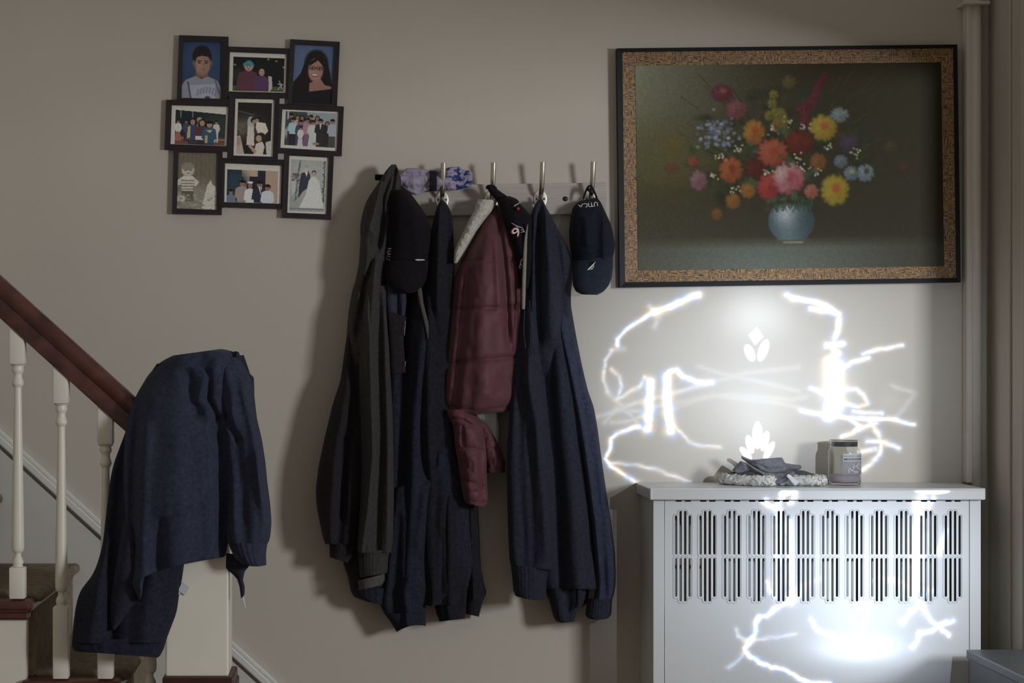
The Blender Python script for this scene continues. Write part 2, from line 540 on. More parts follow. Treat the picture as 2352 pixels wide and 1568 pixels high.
def umbrella_mat():
    m = mat('lilac_print_nylon', (0.33, 0.29, 0.40), 0.6)
    nt = m.node_tree
    b = nt.nodes['Principled BSDF']
    tc = nt.nodes.new('ShaderNodeTexCoord')
    mp = nt.nodes.new('ShaderNodeMapping')
    mp.inputs['Scale'].default_value = (48, 30, 75)
    nt.links.new(tc.outputs['Object'], mp.inputs[0])
    n = nt.nodes.new('ShaderNodeTexNoise')
    n.inputs['Scale'].default_value = 1.0
    n.inputs['Detail'].default_value = 1.0
    nt.links.new(mp.outputs[0], n.inputs['Vector'])
    sx = nt.nodes.new('ShaderNodeSeparateXYZ')
    nt.links.new(tc.outputs['Object'], sx.inputs[0])
    # the printed border lies on the right half of the rolled cloth
    e = nt.nodes.new('ShaderNodeMapRange')
    e.inputs[1].default_value = 0.026
    e.inputs[2].default_value = 0.040
    nt.links.new(sx.outputs[0], e.inputs[0])
    add = nt.nodes.new('ShaderNodeMath')
    add.operation = 'MULTIPLY'
    nt.links.new(e.outputs[0], add.inputs[0])
    nt.links.new(n.outputs['Fac'], add.inputs[1])
    cr_ = nt.nodes.new('ShaderNodeValToRGB')
    cr_.color_ramp.elements[0].position = 0.52
    cr_.color_ramp.elements[0].color = (0.33, 0.29, 0.40, 1)
    cr_.color_ramp.elements[1].position = 0.54
    cr_.color_ramp.elements[1].color = (0.020, 0.045, 0.19, 1)
    nt.links.new(add.outputs[0], cr_.inputs[0])
    nt.links.new(cr_.outputs[0], b.inputs['Base Color'])
    return m


M['umbrella'] = umbrella_mat()

# ------------------------------------------------------------------ object helpers
ROOT = {}


def tag(o, label=None, cat=None, group=None, kind=None):
    if label:
        o['label'] = label
    if cat:
        o['category'] = cat
    if group:
        o['group'] = group
    if kind:
        o['kind'] = kind
    return o


def thing(name, loc, label, cat, group=None):
    o = bpy.data.objects.new(name, None)
    o.empty_display_size = 0.05
    COL.objects.link(o)
    o.location = loc
    ROOT[o.name] = Vector(loc)
    return tag(o, label, cat, group)


def obj(name, vf, material, parent=None, smooth=True, label=None, colors=None, sharp=None):
    v, f = vf
    off = Vector((0, 0, 0))
    if parent is not None:
        off = ROOT.get(parent.name, off)
    me = bpy.data.meshes.new(name)
    arr = np.asarray(v, dtype=float) - np.array(off)
    me.from_pydata(arr.tolist(), [], f)
    me.validate()
    if colors is not None:
        ca = me.color_attributes.new('Col', 'FLOAT_COLOR', 'POINT')
        cc = np.ones((len(arr), 4), np.float32)
        cc[:, :3] = colors
        ca.data.foreach_set('color', cc.ravel())
    bm = bmesh.new()
    bm.from_mesh(me)
    bmesh.ops.recalc_face_normals(bm, faces=bm.faces)
    bm.to_mesh(me)
    bm.free()
    if smooth:
        me.polygons.foreach_set('use_smooth', [True] * len(me.polygons))
        if sharp:
            try:
                me.set_sharp_from_angle(angle=math.radians(sharp))
            except Exception:
                pass
    mats = material if isinstance(material, (list, tuple)) else [material]
    for mm in mats:
        me.materials.append(mm)
    o = bpy.data.objects.new(name, me)
    COL.objects.link(o)
    if parent is not None:
        o.parent = parent
        ROOT[o.name] = off
    if label:
        o['label'] = label
    return o


def join(*vfs):
    V, F = [], []
    for v, f in vfs:
        k = len(V)
        V += [tuple(p) for p in v]
        F += [tuple(i + k for i in ff) for ff in f]
    return V, F


def box(x0, x1, y0, y1, z0, z1, bevel=0.0, seg=2):
    bm = bmesh.new()
    vs = [bm.verts.new(p) for p in ((x0, y0, z0), (x1, y0, z0), (x1, y1, z0), (x0, y1, z0), (x0, y0, z1), (x1, y0, z1), (x1, y1, z1), (x0, y1, z1))]
    for q in ((0, 3, 2, 1), (4, 5, 6, 7), (0, 1, 5, 4), (1, 2, 6, 5), (2, 3, 7, 6), (3, 0, 4, 7)):
        bm.faces.new([vs[i] for i in q])
    if bevel:
        bmesh.ops.bevel(bm, geom=list(bm.edges), offset=bevel, segments=seg, affect='EDGES', profile=0.5)
    return take(bm)


def take(bm):
    bm.verts.index_update()
    v = [tuple(x.co) for x in bm.verts]
    f = [tuple(x.index for x in q.verts) for q in bm.faces]
    bm.free()
    return v, f


def prism(poly, d0, d1, bevel=0.0):
    """polygon of photo points, given real thickness between distances d0 and d1 from the wall"""
    dm = (d0 + d1) / 2
    pts = [P(x, y, d1) for x, y in poly]
    n = len(pts)
    bm = bmesh.new()
    a = [bm.verts.new((p[0], -d1, p[2])) for p in pts]
    b = [bm.verts.new((p[0], -d0, p[2])) for p in pts]
    bm.faces.new(a)
    bm.faces.new(b[::-1])
    for i in range(n):
        j = (i + 1) % n
        bm.faces.new((a[i], b[i], b[j], a[j]))
    bmesh.ops.recalc_face_normals(bm, faces=bm.faces)
    if bevel:
        bmesh.ops.bevel(bm, geom=list(bm.edges), offset=bevel, segments=2, affect='EDGES', profile=0.5)
    return take(bm)


def tube(path, rad, n=10, flat=None, closed=False, cap=True):
    """tube along 3-D points; rad float or list; flat=(a,b) scales the two axes"""
    pts = [Vector(p) for p in path]
    m = len(pts)
    if not hasattr(rad, '__len__'):
        rad = [rad] * m
    V, F = [], []
    up = None
    for i, p in enumerate(pts):
        if closed:
            t = pts[(i + 1) % m] - pts[i - 1]
        else:
            t = pts[min(i + 1, m - 1)] - pts[max(i - 1, 0)]
        t.normalize()
        if up is None:
            up = Vector((0, -1, 0)) if abs(t.y) < 0.9 else Vector((1, 0, 0))
        u = (up - t * up.dot(t)).normalized()
        w = t.cross(u)
        up = u
        for k in range(n):
            a = 2 * PI * k / n
            fa, fb = flat if flat else (1, 1)
            V.append(tuple(p + u * math.cos(a) * rad[i] * fa + w * math.sin(a) * rad[i] * fb))
    for i in range(m if closed else m - 1):
        for k in range(n):
            a, b = i * n + k, i * n + (k + 1) % n
            c = ((i + 1) % m) * n
            F.append((a, b, c + (k + 1) % n, c + k))
    if cap and not closed:
        F.append(tuple(range(n))[::-1])
        F.append(tuple((m - 1) * n + k for k in range(n)))
    return V, F


def smooth_path(pts, k=6):
    pts = [Vector(p) for p in pts]
    out_ = []
    n = len(pts)
    for i in range(n - 1):
        p0, p1, p2, p3 = pts[max(i - 1, 0)], pts[i], pts[i + 1], pts[min(i + 2, n - 1)]
        for j in range(k):
            t = j / k
            out_.append(0.5 * ((2 * p1) + (p2 - p0) * t + (2 * p0 - 5 * p1 + 4 * p2 - p3) * t * t + (3 * p1 - p0 - 3 * p2 + p3) * t ** 3))
    out_.append(pts[-1])
    return out_


def lathe(prof, cx, cy, n=28, cap=True):
    """prof: (radius, z) pairs"""
    V, F = [], []
    for r, z in prof:
        for k in range(n):
            a = 2 * PI * k / n
            V.append((cx + r * math.cos(a), cy + r * math.sin(a), z))
    for i in range(len(prof) - 1):
        for k in range(n):
            a, b = i * n + k, i * n + (k + 1) % n
            F.append((a, b, b + n, a + n))
    if cap:
        F.append(tuple(range(n))[::-1])
        F.append(tuple((len(prof) - 1) * n + k for k in range(n)))
    return V, F


RNG = np.random.RandomState(3)


def vnoise(x, y, seed=0):
    """smooth 2-D value noise, -1..1"""
    rs = np.random.RandomState(seed)
    g = rs.uniform(-1, 1, (64, 64))
    xi, yi = np.floor(x).astype(int), np.floor(y).astype(int)
    fx, fy = x - xi, y - yi
    fx = fx * fx * (3 - 2 * fx)
    fy = fy * fy * (3 - 2 * fy)
    a = g[yi % 64, xi % 64]
    b = g[yi % 64, (xi + 1) % 64]
    c = g[(yi + 1) % 64, xi % 64]
    d = g[(yi + 1) % 64, (xi + 1) % 64]
    return (a * (1 - fx) + b * fx) * (1 - fy) + (c * (1 - fx) + d * fx) * fy


def cloth(rows, base, thick, folds=(), seams=(), nu=44, nv=130, p=2.4, nz=0.004, nsc=(26., 150.), rib=None, back=0.3,
          seed=1, smooth=4, sag=0.0, quilt=None):
    """a hollow hanging piece of cloth.  rows: (left x, left y, right x, right y) down the piece;
    base: how far its side edges hang from the wall, thick: how far the front stands out; folds: ((points), half width, depth)"""
    R = np.array([r[:4] for r in rows], float)
    mid = (R[:, :2] + R[:, 2:]) / 2
    seg = np.hypot(*(np.diff(mid, axis=0).T)) + 1e-3
    t0 = np.concatenate([[0], np.cumsum(seg)])
    t0 /= t0[-1]
    t = np.linspace(0, 1, nv)

    def ip(a):
        a = np.asarray(a, float)
        if a.ndim == 0:
            return np.full(nv, float(a))
        if len(a) != len(t0):
            return np.interp(t, np.linspace(0, 1, len(a)), a)
        return np.interp(t, t0, a)
    C = [np.interp(t, t0, R[:, i]) for i in range(4)]
    if smooth:
        k = 2 * smooth + 1
        ker = np.hanning(k + 2)[1:-1]
        ker /= ker.sum()
        for i in range(4):
            c = C[i]
            pad = np.concatenate([2 * c[0] - c[smooth:0:-1], c, 2 * c[-1] - c[-2:-smooth - 2:-1]])
            C[i] = np.convolve(pad, ker, 'valid')
    b = ip(base)[:, None]
    th = ip(thick)[:, None]
    u = (0.5 - 0.5 * np.cos(PI * np.arange(nu + 1) / nu))[None, :]
    X = C[0][:, None] * (1 - u) + C[2][:, None] * u
    Y = C[1][:, None] * (1 - u) + C[3][:, None] * u + sag * 4 * u * (1 - u) * t[:, None]
    prof = np.clip(1 - np.abs(2 * u - 1) ** p, 0, 1) ** 0.5
    edge = np.clip(prof * 1.25, 0, 1)
    disp = np.zeros_like(X)
    for fd in folds:
        pts = np.array(fd[0], float)
        if len(fd) == 4:
            wl, wr, a = fd[1:]
        else:
            wl = wr = fd[1]
            a = fd[2]
        fx = np.interp(Y, pts[:, 1], pts[:, 0])
        y0, y1 = pts[0, 1], pts[-1, 1]
        tp = max((y1 - y0) * 0.18, 8)
        win = np.clip((Y - y0 + tp) / tp, 0, 1) * np.clip((y1 + tp - Y) / tp, 0, 1)
        win = win * win * (3 - 2 * win)
        dx = X - fx
        w = np.where(dx < 0, wl, wr)
        disp += 1.55 * a * np.exp(-(dx / w) ** 2) * win
    for sm in seams:
        pts = np.array(sm[0], float)
        fy = np.interp(X, pts[:, 0], pts[:, 1])
        disp += sm[2] * np.exp(-(np.abs(Y - fy) / sm[1]) ** 1.3)
    if nz:
        disp += nz * vnoise(X / nsc[0] + 7, Y / nsc[1] + 3, seed) + 0.45 * nz * vnoise(X / nsc[0] * 2.3, Y / nsc[1] * 2.6, seed + 1)
    if quilt:
        disp += quilt[0] * vnoise(X / quilt[1], Y / quilt[2], seed + 5) + quilt[0] * 0.6 * vnoise((X + Y) / quilt[1] * 1.4, (Y - X) / quilt[1] * 1.2, seed + 6)
    if rib:
        disp += rib[1] * np.cos(u * rib[0] * 2 * PI)
    df = b + th * prof + disp * edge
    db = b - back * th * prof - 0.001
    db = np.minimum(db, df - 0.001)
    n = nu + 1

    def W(X, Y, d):
        r = (D - d) / D
        return np.stack([CX + (X - VX) * S * r, -d, CZ + (VY - Y) * S * r], -1).reshape(-1, 3)
    V = np.concatenate([W(X, Y, df), W(X, Y, db)])
    F = []
    o2 = nv * n
    for i in range(nv - 1):
        for k in range(nu):
            a = i * n + k
            F.append((a, a + n, a + n + 1, a + 1))
            F.append((o2 + a, o2 + a + 1, o2 + a + n + 1, o2 + a + n))
        for k in (0, nu):
            a = i * n + k
            F.append((a, o2 + a, o2 + a + n, a + n))
    for i in (0, nv - 1):
        for k in range(nu):
            a = i * n + k
            F.append((a, a + 1, o2 + a + 1, o2 + a))
    return V, F


def mk_text(name, body, px, py, d, size_px, m, parent, rot=0.0, depth=0.0006, sx=1.0, sag=0.0, bulge=None):
    cu = bpy.data.curves.new('lettering', 'FONT')
    cu.body = body
    cu.align_x = 'CENTER'
    cu.align_y = 'CENTER'
    cu.size = 1.0
    cu.extrude = 0.0
    cu.resolution_u = 3
    to = bpy.data.objects.new('lettering', cu)
    COL.objects.link(to)
    dg = bpy.context.evaluated_depsgraph_get()
    me0 = bpy.data.meshes.new_from_object(to.evaluated_get(dg))
    v0 = [tuple(v.co) for v in me0.vertices]
    f0 = [tuple(q.vertices) for q in me0.polygons]
    bpy.data.objects.remove(to)
    bpy.data.meshes.remove(me0)
    k = SR(d) * size_px * 1.4
    c = Vector(P(px, py, d))
    V = []
    ca, sa = math.cos(rot), math.sin(rot)
    for x, y, z in v0:
        x *= sx
        y += sag * x * x
        xx, yy = x * ca - y * sa, x * sa + y * ca
        yv = c.y - depth
        if bulge:      # lies on the rounded cloth: (centre x, half width, edge distance, bulge)
            tt = min(abs((px + xx * k / SR(d) - bulge[0]) / bulge[1]), 0.999)
            yv = -(bulge[2] + bulge[3] * math.sqrt(1 - tt ** 2.2)) - depth
        V.append((c.x + xx * k, yv, c.z + yy * k))
    return obj(name, (V, f0), m, parent, smooth=False)


# ------------------------------------------------------------------ raster helper for printed pictures
class Paint:
    def __init__(self, w, h, col):
        self.w, self.h = w, h
        self.a = np.zeros((h, w, 3)) + np.array(col, float)
        yy, xx = np.mgrid[0:h, 0:w]
        self.x = (xx + 0.5) / w
        self.y = (yy + 0.5) / h
        self.asp = w / h
        self.sat = 0.62

    def mix(self, mask, col):
        mask = np.clip(mask, 0, 1)[..., None]
        self.a = self.a * (1 - mask) + np.array(col, float) * mask

    def e(self, cx, cy, rx, ry, col, rot=0.0, soft=0.25, op=1.0):
        dx, dy = (self.x - cx) * self.asp, self.y - cy
        rx = rx * self.asp
        c, s = math.cos(rot), math.sin(rot)
        q = np.sqrt(((dx * c + dy * s) / rx) ** 2 + ((-dx * s + dy * c) / ry) ** 2)
        self.mix(np.clip((1 + soft * 0.5 - q) / max(soft, 0.02), 0, 1) * op, col)

    def r(self, x0, y0, x1, y1, col, op=1.0):
        self.mix(((self.x >= x0) & (self.x <= x1) & (self.y >= y0) & (self.y <= y1)) * op, col)

    def p(self, pts, col, op=1.0):
        ins = np.zeros(self.x.shape, bool)
        n = len(pts)
        for i in range(n):
            x0, y0 = pts[i]
            x1, y1 = pts[(i + 1) % n]
            if y0 == y1:
                continue
            cond = ((self.y < y0) != (self.y < y1)) & (self.x < (x1 - x0) * (self.y - y0) / (y1 - y0) + x0)
            ins ^= cond
        self.mix(ins * op, col)

    def line(self, a, b, wd, col, op=1.0):
        ax, ay = a[0] * self.asp, a[1]
        bx, by = b[0] * self.asp, b[1]
        dx, dy = bx - ax, by - ay
        q = dx * dx + dy * dy + 1e-9
        t = np.clip(((self.x * self.asp - ax) * dx + (self.y - ay) * dy) / q, 0, 1)
        dist = np.hypot(self.x * self.asp - ax - t * dx, self.y - ay - t * dy)
        self.mix(np.clip(1.5 - dist / wd, 0, 1) * op, col)

    def grain(self, amp, cells, seed):
        n = vnoise(self.x * cells * self.asp, self.y * cells, seed)
        self.a *= (1 + amp * n)[..., None]

    def person(self, x, top, h, shirt, legs, hair=(25, 18, 16), skin=(150, 105, 80), w=1.0, longhair=False, skirt=False):
        u = h / 7.0
        uw = u / self.asp * w
        if longhair:
            self.e(x, top + u * 0.9, uw * 0.62, u * 1.0, hair)
        else:
            self.e(x, top + u * 0.45, uw * 0.52, u * 0.5, hair)
        body_b = top + u * 4.0
        if legs is not None:
            if skirt:
                self.p([(x - uw * 0.6, top + u * 3.2), (x + uw * 0.6, top + u * 3.2), (x + uw * 0.95, top + u * 6.9), (x - uw * 0.95, top + u * 6.9)], legs)
            else:
                self.p([(x - uw * 0.75, top + u * 3.4), (x + uw * 0.75, top + u * 3.4), (x + uw * 0.7, top + u * 7), (x + uw * 0.1, top + u * 7), (x, top + u * 4.6),
                        (x - uw * 0.1, top + u * 7), (x - uw * 0.7, top + u * 7)], legs)
        self.p([(x - uw * 0.3, top + u * 1.15), (x + uw * 0.3, top + u * 1.15), (x + uw * 0.95, top + u * 1.55), (x + uw * 1.15, top + u * 3.3), (x + uw * 0.8, top + u * 3.4),
                (x + uw * 0.75, body_b), (x - uw * 0.75, body_b), (x - uw * 0.8, top + u * 3.4), (x - uw * 1.15, top + u * 3.3), (x - uw * 0.95, top + u * 1.55)], shirt)
        self.e(x, top + u * 0.68, uw * 0.4, u * 0.52, skin)
        if not longhair:
            self.e(x, top + u * 0.25, uw * 0.45, u * 0.26, hair)
        self.e(x - uw * 0.15, top + u * 0.62, uw * 0.06, u * 0.06, (40, 28, 25))
        self.e(x + uw * 0.15, top + u * 0.62, uw * 0.06, u * 0.06, (40, 28, 25))
        self.e(x, top + u * 0.95, uw * 0.14, u * 0.05, (120, 60, 55))

    def linear(self, gain):
        c = np.clip(self.a, 0, 255) / 255.0
        c = c * self.sat + c.mean(-1, keepdims=True) * (1 - self.sat)
        l = np.where(c <= 0.04045, c / 12.92, ((c + 0.055) / 1.055) ** 2.4)
        return np.clip(l * gain, 0, 0.92)


def picture_mesh(name, quad, d, paint, m, parent, gain):
    """flat print: quad TL,TR,BR,BL in photo points"""
    w, h = paint.w, paint.h
    q = [np.array(P(x, y, d)) for x, y in quad]
    u = np.linspace(0, 1, w)[None, :, None]
    v = np.linspace(0, 1, h)[:, None, None]
    pts = (q[0] * (1 - u) + q[1] * u) * (1 - v) + (q[3] * (1 - u) + q[2] * u) * v
    V = pts.reshape(-1, 3)
    F = [(i * w + k, (i + 1) * w + k, (i + 1) * w + k + 1, i * w + k + 1) for i in range(h - 1) for k in range(w - 1)]
    return obj(name, (V, F), m, parent, smooth=False, colors=paint.linear(gain).reshape(-1, 3))


def ring(outer, inner, d0, d1, d_in=None):
    """picture moulding between two four-cornered outlines"""
    if d_in is None:
        d_in = d1
    V, F = [], []
    loops = [(outer, d0), (outer, d1), (inner, d_in), (inner, d0)]
    for pts, d in loops:
        for x, y in pts:
            pt = P(x, y, d1)
            V.append((pt[0], -d, pt[2]))
    n = len(outer)
    for l in range(3):
        for k in range(n):
            a, b = l * n + k, l * n + (k + 1) % n
            F.append((a, b, b + n, a + n))
    return V, F


# ================================================================== THE ROOM
X0, X1 = P(-700, 0, 0)[0], P(2270, 0, 0)[0]
RUN, RISE = 0.202 * 1.0, 0.183
DS = 0.733                                    # distance of the stair's open side from the wall
T1Z = P(0, 1376, DS)[2]
T1X = P(78, 0, DS)[0]
FZ = T1Z - 3 * RISE                            # floor level
o = obj('wall_back', box(X0, X1 + 0.3, 0.0, 0.1, FZ, 2.6), M['wall'], smooth=False)
tag(o, kind='structure')
# beyond the picture's edge this wall opens as the window that lights the room
o = obj('wall_right', join(box(X1, X1 + 0.12, -0.335, 0.0, FZ, 2.6), box(X1, X1 + 0.12, -3.4, -0.335, 1.86, 2.6)), M['wall'], smooth=False)  # second box: unseen header over the opening, added to shade the upper back wall
tag(o, kind='structure')
o = obj('floor', box(X0, X1 + 0.6, -3.2, 0.1, FZ - 0.05, FZ), M['floor'], smooth=False)
tag(o, kind='structure')
# window casing on the right-hand wall
o = obj('trim_2', join(box(X1 - 0.007, X1 + 0.001, -0.20, -0.115, FZ, 2.6, 0.004),
                       box(X1 - 0.010, X1 + 0.001, -0.31, -0.235, FZ, 2.6, 0.006)), M['wall'], smooth=False)
tag(o, kind='structure')

# sloping skirting along the stairs
def slope_y(x):
    return 985 + 0.912 * x


def slope_strip(x0, x1, a, b, d0, d1, bev=0.0):
    return prism([(x0, slope_y(x0) + a), (x1, slope_y(x1) + a), (x1, slope_y(x1) + b), (x0, slope_y(x0) + b)], d0, d1, bev)


o = obj('trim_1', join(slope_strip(-160, 760, 0, 13, 0.0, 0.017, 0.003), slope_strip(-160, 760, 14, 37, 0.0, 0.024, 0.004)), M['skirt'], smooth=False)
tag(o, kind='structure')
o = obj('trim_3', slope_strip(-160, 760, 46, 330, 0.0, 0.013), M['skirt2'], smooth=False)
tag(o, kind='structure')

# ------------------------------------------------------------------ staircase
stair = thing('staircase', (P(150, 0, DS)[0], -DS, FZ), 'carpeted staircase climbing to the left with white stringer and red brown treads', 'staircase')
pts = []
nose = [T1X + (k - 2) * RUN for k in range(0, 5)]
tz = [T1Z - (k - 2) * RISE for k in range(0, 5)]
for k in range(5):
    wood = join(box(nose[k] - RUN - 0.03, nose[k], -DS - 0.022, -0.014, tz[k] - 0.030, tz[k], 0.012, 3),
                box(nose[k] - RUN - 0.03, nose[k] - 0.010, -DS - 0.012, -DS + 0.02, tz[k] - 0.047, tz[k] - 0.026, 0.006))
    obj('tread', wood, M['redwood'], stair, smooth=False)
    rx = nose[k] - 0.020
    obj('riser', box(rx - 0.018, rx, -DS + 0.002, -0.014, tz[k] - RISE, tz[k] - 0.028), M['cream'], stair, smooth=False)
poly = [(nose[0] - RUN, FZ)]
poly = [(nose[0] - RUN, tz[0] - 0.045)]
for k in range(5):
    rx = nose[k] - 0.019
    poly += [(rx, tz[k] - 0.045), (rx, (tz[k] - RISE - 0.045) if k < 4 else FZ)]
poly += [(nose[0] - RUN, FZ)]
V = [(x, -DS, z) for x, z in poly] + [(x, -DS + 0.02, z) for x, z in poly]
n_ = len(poly)
F = [tuple(range(n_)), tuple(range(n_, 2 * n_))[::-1]] + [(i, (i + 1) % n_, n_ + (i + 1) % n_, n_ + i) for i in range(n_)]
obj('stringer', (V, F), M['cream'], stair, smooth=False)
cv = []
for k in range(5):
    cv.append(box(nose[k] - RUN - 0.02, nose[k] + 0.016, -DS + 0.055, -0.016, tz[k] - 0.012, tz[k] + 0.014, 0.012, 4))
    cv.append(box(nose[k] - 0.022, nose[k] - 0.004, -DS + 0.055, -0.016, tz[k] - RISE, tz[k]))
obj('carpet_runner', join(*cv), M['carpet'], stair, smooth=False)

# ------------------------------------------------------------------ railing
rail = thing('stair_railing', (P(452, 0, DS)[0], -DS, FZ), 'stair railing with dark red handrail, cream turned balusters and square newel post', 'railing')
prof = [(-0.0365, 0.018), (-0.034, 0.023), (-0.020, 0.026), (-0.012, 0.022), (-0.002, 0.021), (0.006, 0.028), (0.014, 0.032), (0.024, 0.031), (0.031, 0.025), (0.0355, 0.014), (0.0368, 0.0)]
half = prof[:]
loop = [(n, w) for n, w in half] + [(n, -w) for n, w in half[::-1][1:]]
ra, rb = Vector(P(-360, 679 - 0.903 * 360, DS)), Vector(P(392, 679 + 0.903 * 392, DS))
dirn = (rb - ra).normalized()
nrm = Vector((-dirn.z, 0, dirn.x))
if nrm.z < 0:
    nrm = -nrm
V, F = [], []
steps_ = 24
for i in range(steps_ + 1):
    c = ra.lerp(rb, i / steps_)
    for n, w in loop:
        q = c + nrm * n
        V.append((q.x, q.y - w, q.z))
L_ = len(loop)
for i in range(steps_):
    for k in range(L_):
        a, b = i * L_ + k, i * L_ + (k + 1) % L_
        F.append((a, b, b + L_, a + L_))
F.append(tuple(range(L_)))
F.append(tuple(steps_ * L_ + k for k in range(L_))[::-1])
obj('handrail', (V, F), M['redwood'], rail, sharp=40)

TURN = [(0, 17), (2, 16), (4, 12.5), (7, 12.5), (10, 13.5), (15, 13.5), (18, 11.5), (21, 10), (25, 9.5), (30, 10), (36, 12), (41, 13.4), (45, 13.2), (48, 11.5), (50, 10.5), (52, 8.5),
        (70, 8.6), (160, 10.2), (300, 12.8), (400, 14.2), (420, 14.3), (426, 13.4), (430, 11), (432, 8), (437, 7), (441, 8), (446, 11), (452, 12.8), (457, 12), (461, 10), (463, 13), (464, 16)]


def baluster(px, ytop_block, yfoot, k):
    q = SR(DS)
    cx_ = P(px, 0, DS)[0]
    zt = P(0, ytop_block, DS)[2]
    h = 0.018
    rail_z = P(0, 728 + 0.903 * px - 38, DS)[2]
    parts = [box(cx_ - h, cx_ + h, -DS - h, -DS + h, zt, rail_z, 0.005, 2)]
    parts.append(lathe([(r * q * 1.02, zt - y * q) for y, r in TURN], cx_, -DS, 22))
    zb = zt - 464 * q
    parts.append(box(cx_ - h, cx_ + h, -DS - h, -DS + h, P(0, yfoot, DS)[2] if yfoot < 1700 else tz[4], zb, 0.004, 2))
    obj('baluster', join(*parts), M['cream'], rail, sharp=35)


baluster(-266, 560, 1193, 0)
baluster(-164, 652, 1193, 0)
baluster(-62, 745, 1376, 0)
baluster(41, 837, 1374, 1)
baluster(141, 927, 1557, 2)
baluster(243, 1021, 1557, 3)
baluster(345, 1113, 1741, 4)
nd = 0.075
nx0, nx1 = P(380, 0, DS + nd)[0], P(525, 0, DS + nd)[0]
nz0, nz1 = P(0, 1553, DS + nd)[2], P(0, 912, DS + nd)[2]
nw = obj('newel_post', box(nx0, nx1, -DS - nd, -DS + nd, nz0, nz1, 0.004), M['cream'], rail, smooth=False)
obj('newel_cap', box(nx0 - 0.004, nx1 + 0.004, -DS - nd - 0.004, -DS + nd + 0.004, nz1, nz1 + 0.02, 0.006), M['redwood'], nw, smooth=False)
obj('plinth', join(box(nx0 - 0.006, nx1 + 0.012, -DS - nd - 0.012, -DS + nd + 0.012, FZ, nz0, 0.004),
                   box(nx0 - 0.012, nx1 + 0.016, -DS - nd - 0.018, -DS + nd + 0.012, FZ, nz0 - 0.02, 0.004)), M['darkred'], nw, smooth=False)

# ------------------------------------------------------------------ riser pipe in the corner
pp = thing('heating_pipe', P(2243, 1113, 0.045), 'cream painted vertical heating pipe in the corner right of the flower painting', 'pipe')
pr_ = 10.8 * SR(0.045)
px_, _, _ = P(2243, 0, 0.045)
obj('pipe', lathe([(pr_, FZ + 0.6), (pr_, 2.3)], px_, -0.045, 28), M['pipe'], pp)
obj('batten', box(P(2217, 0, 0.03)[0], P(2232, 0, 0.03)[0], -0.045, -0.0005, 0.8, 2.3, 0.004), M['pipe'], pp, smooth=False)
zc = P(0, 9, 0.045)[2]
obj('collar', join(box(P(2209, 0, 0.05)[0], P(2268, 0, 0.05)[0], -0.075, -0.0005, zc - 0.005, zc + 0.004, 0.002)), M['pipe'], pp, smooth=False)

# ------------------------------------------------------------------ low grey table, bottom right
tb = thing('side_table', (P(2330, 0, 0.6)[0], -0.6, FZ), 'low dark grey table in front of the radiator cover, cut by the picture edge', 'table')
tzt = P(0, 1491, 0.345)[2]
tx0 = P(2219, 0, 0.345)[0]
obj('table_top', box(tx0, tx0 + 0.36, -1.15, -0.345, tzt - 0.022, tzt, 0.003), M['greytable'], tb, smooth=False)
obj('side_panel', box(tx0 + 0.008, tx0 + 0.028, -1.14, -0.355, FZ, tzt - 0.022, 0.001), M['greytable'], tb, smooth=False)
obj('back_panel', box(tx0 + 0.028, tx0 + 0.35, -0.375, -0.355, FZ, tzt - 0.022, 0.001), M['greytable'], tb, smooth=False)
obj('side_panel', box(tx0 + 0.33, tx0 + 0.35, -1.14, -0.375, FZ, tzt - 0.022, 0.001), M['greytable'], tb, smooth=False)

# ------------------------------------------------------------------ radiator cover
rc = thing('radiator_cover', (P(1876, 0, 0.13)[0], -0.13, FZ), 'white enamelled radiator cover with rows of slots, standing under the flower painting', 'radiator cover')
DT = 0.2585
ZT = P(0, 1107, 0.0)[2]
tl, tr_ = P(1493, 0, DT)[0], P(2264, 0, DT)[0]
zfb = P(0, 1148, DT)[2]
bm = bmesh.new()
obj('top_panel', box(tl, tr_, -DT, -0.001, zfb, ZT, 0.003, 2), M['radpaint'], rc, smooth=False)
fl, fr = P(1500, 0, DF)[0], P(2253, 0, DF)[0]
pl_, prr = P(1527, 0, DF)[0], P(2225.5, 0, DF)[0]
ztop = zfb - 0.0005
for a, b in ((fl, pl_ - 0.0012), (prr + 0.0012, fr)):
    obj('corner_post', box(a, b, -DF - 0.001, -DF + 0.03, FZ, ztop, 0.002), M['radpaint'], rc, smooth=False)
for a in (fl, fr - 0.0015):
    obj('side_panel', box(a, a + 0.0015, -DF + 0.03, -0.001, FZ, ztop), M['radpaint'], rc, smooth=False)

# pierced front
q = SR(DF)


def capsule(xc, y0, y1, r, n=5):
    p_ = []
    for i in range(n + 1):
        a = PI + PI * i / n
        p_.append((xc + r * math.cos(a), y0 + r + r * math.sin(a)))
    for i in range(n + 1):
        a = PI * i / n
        p_.append((xc + r * math.cos(a), y1 - r + r * math.sin(a)))
    return p_


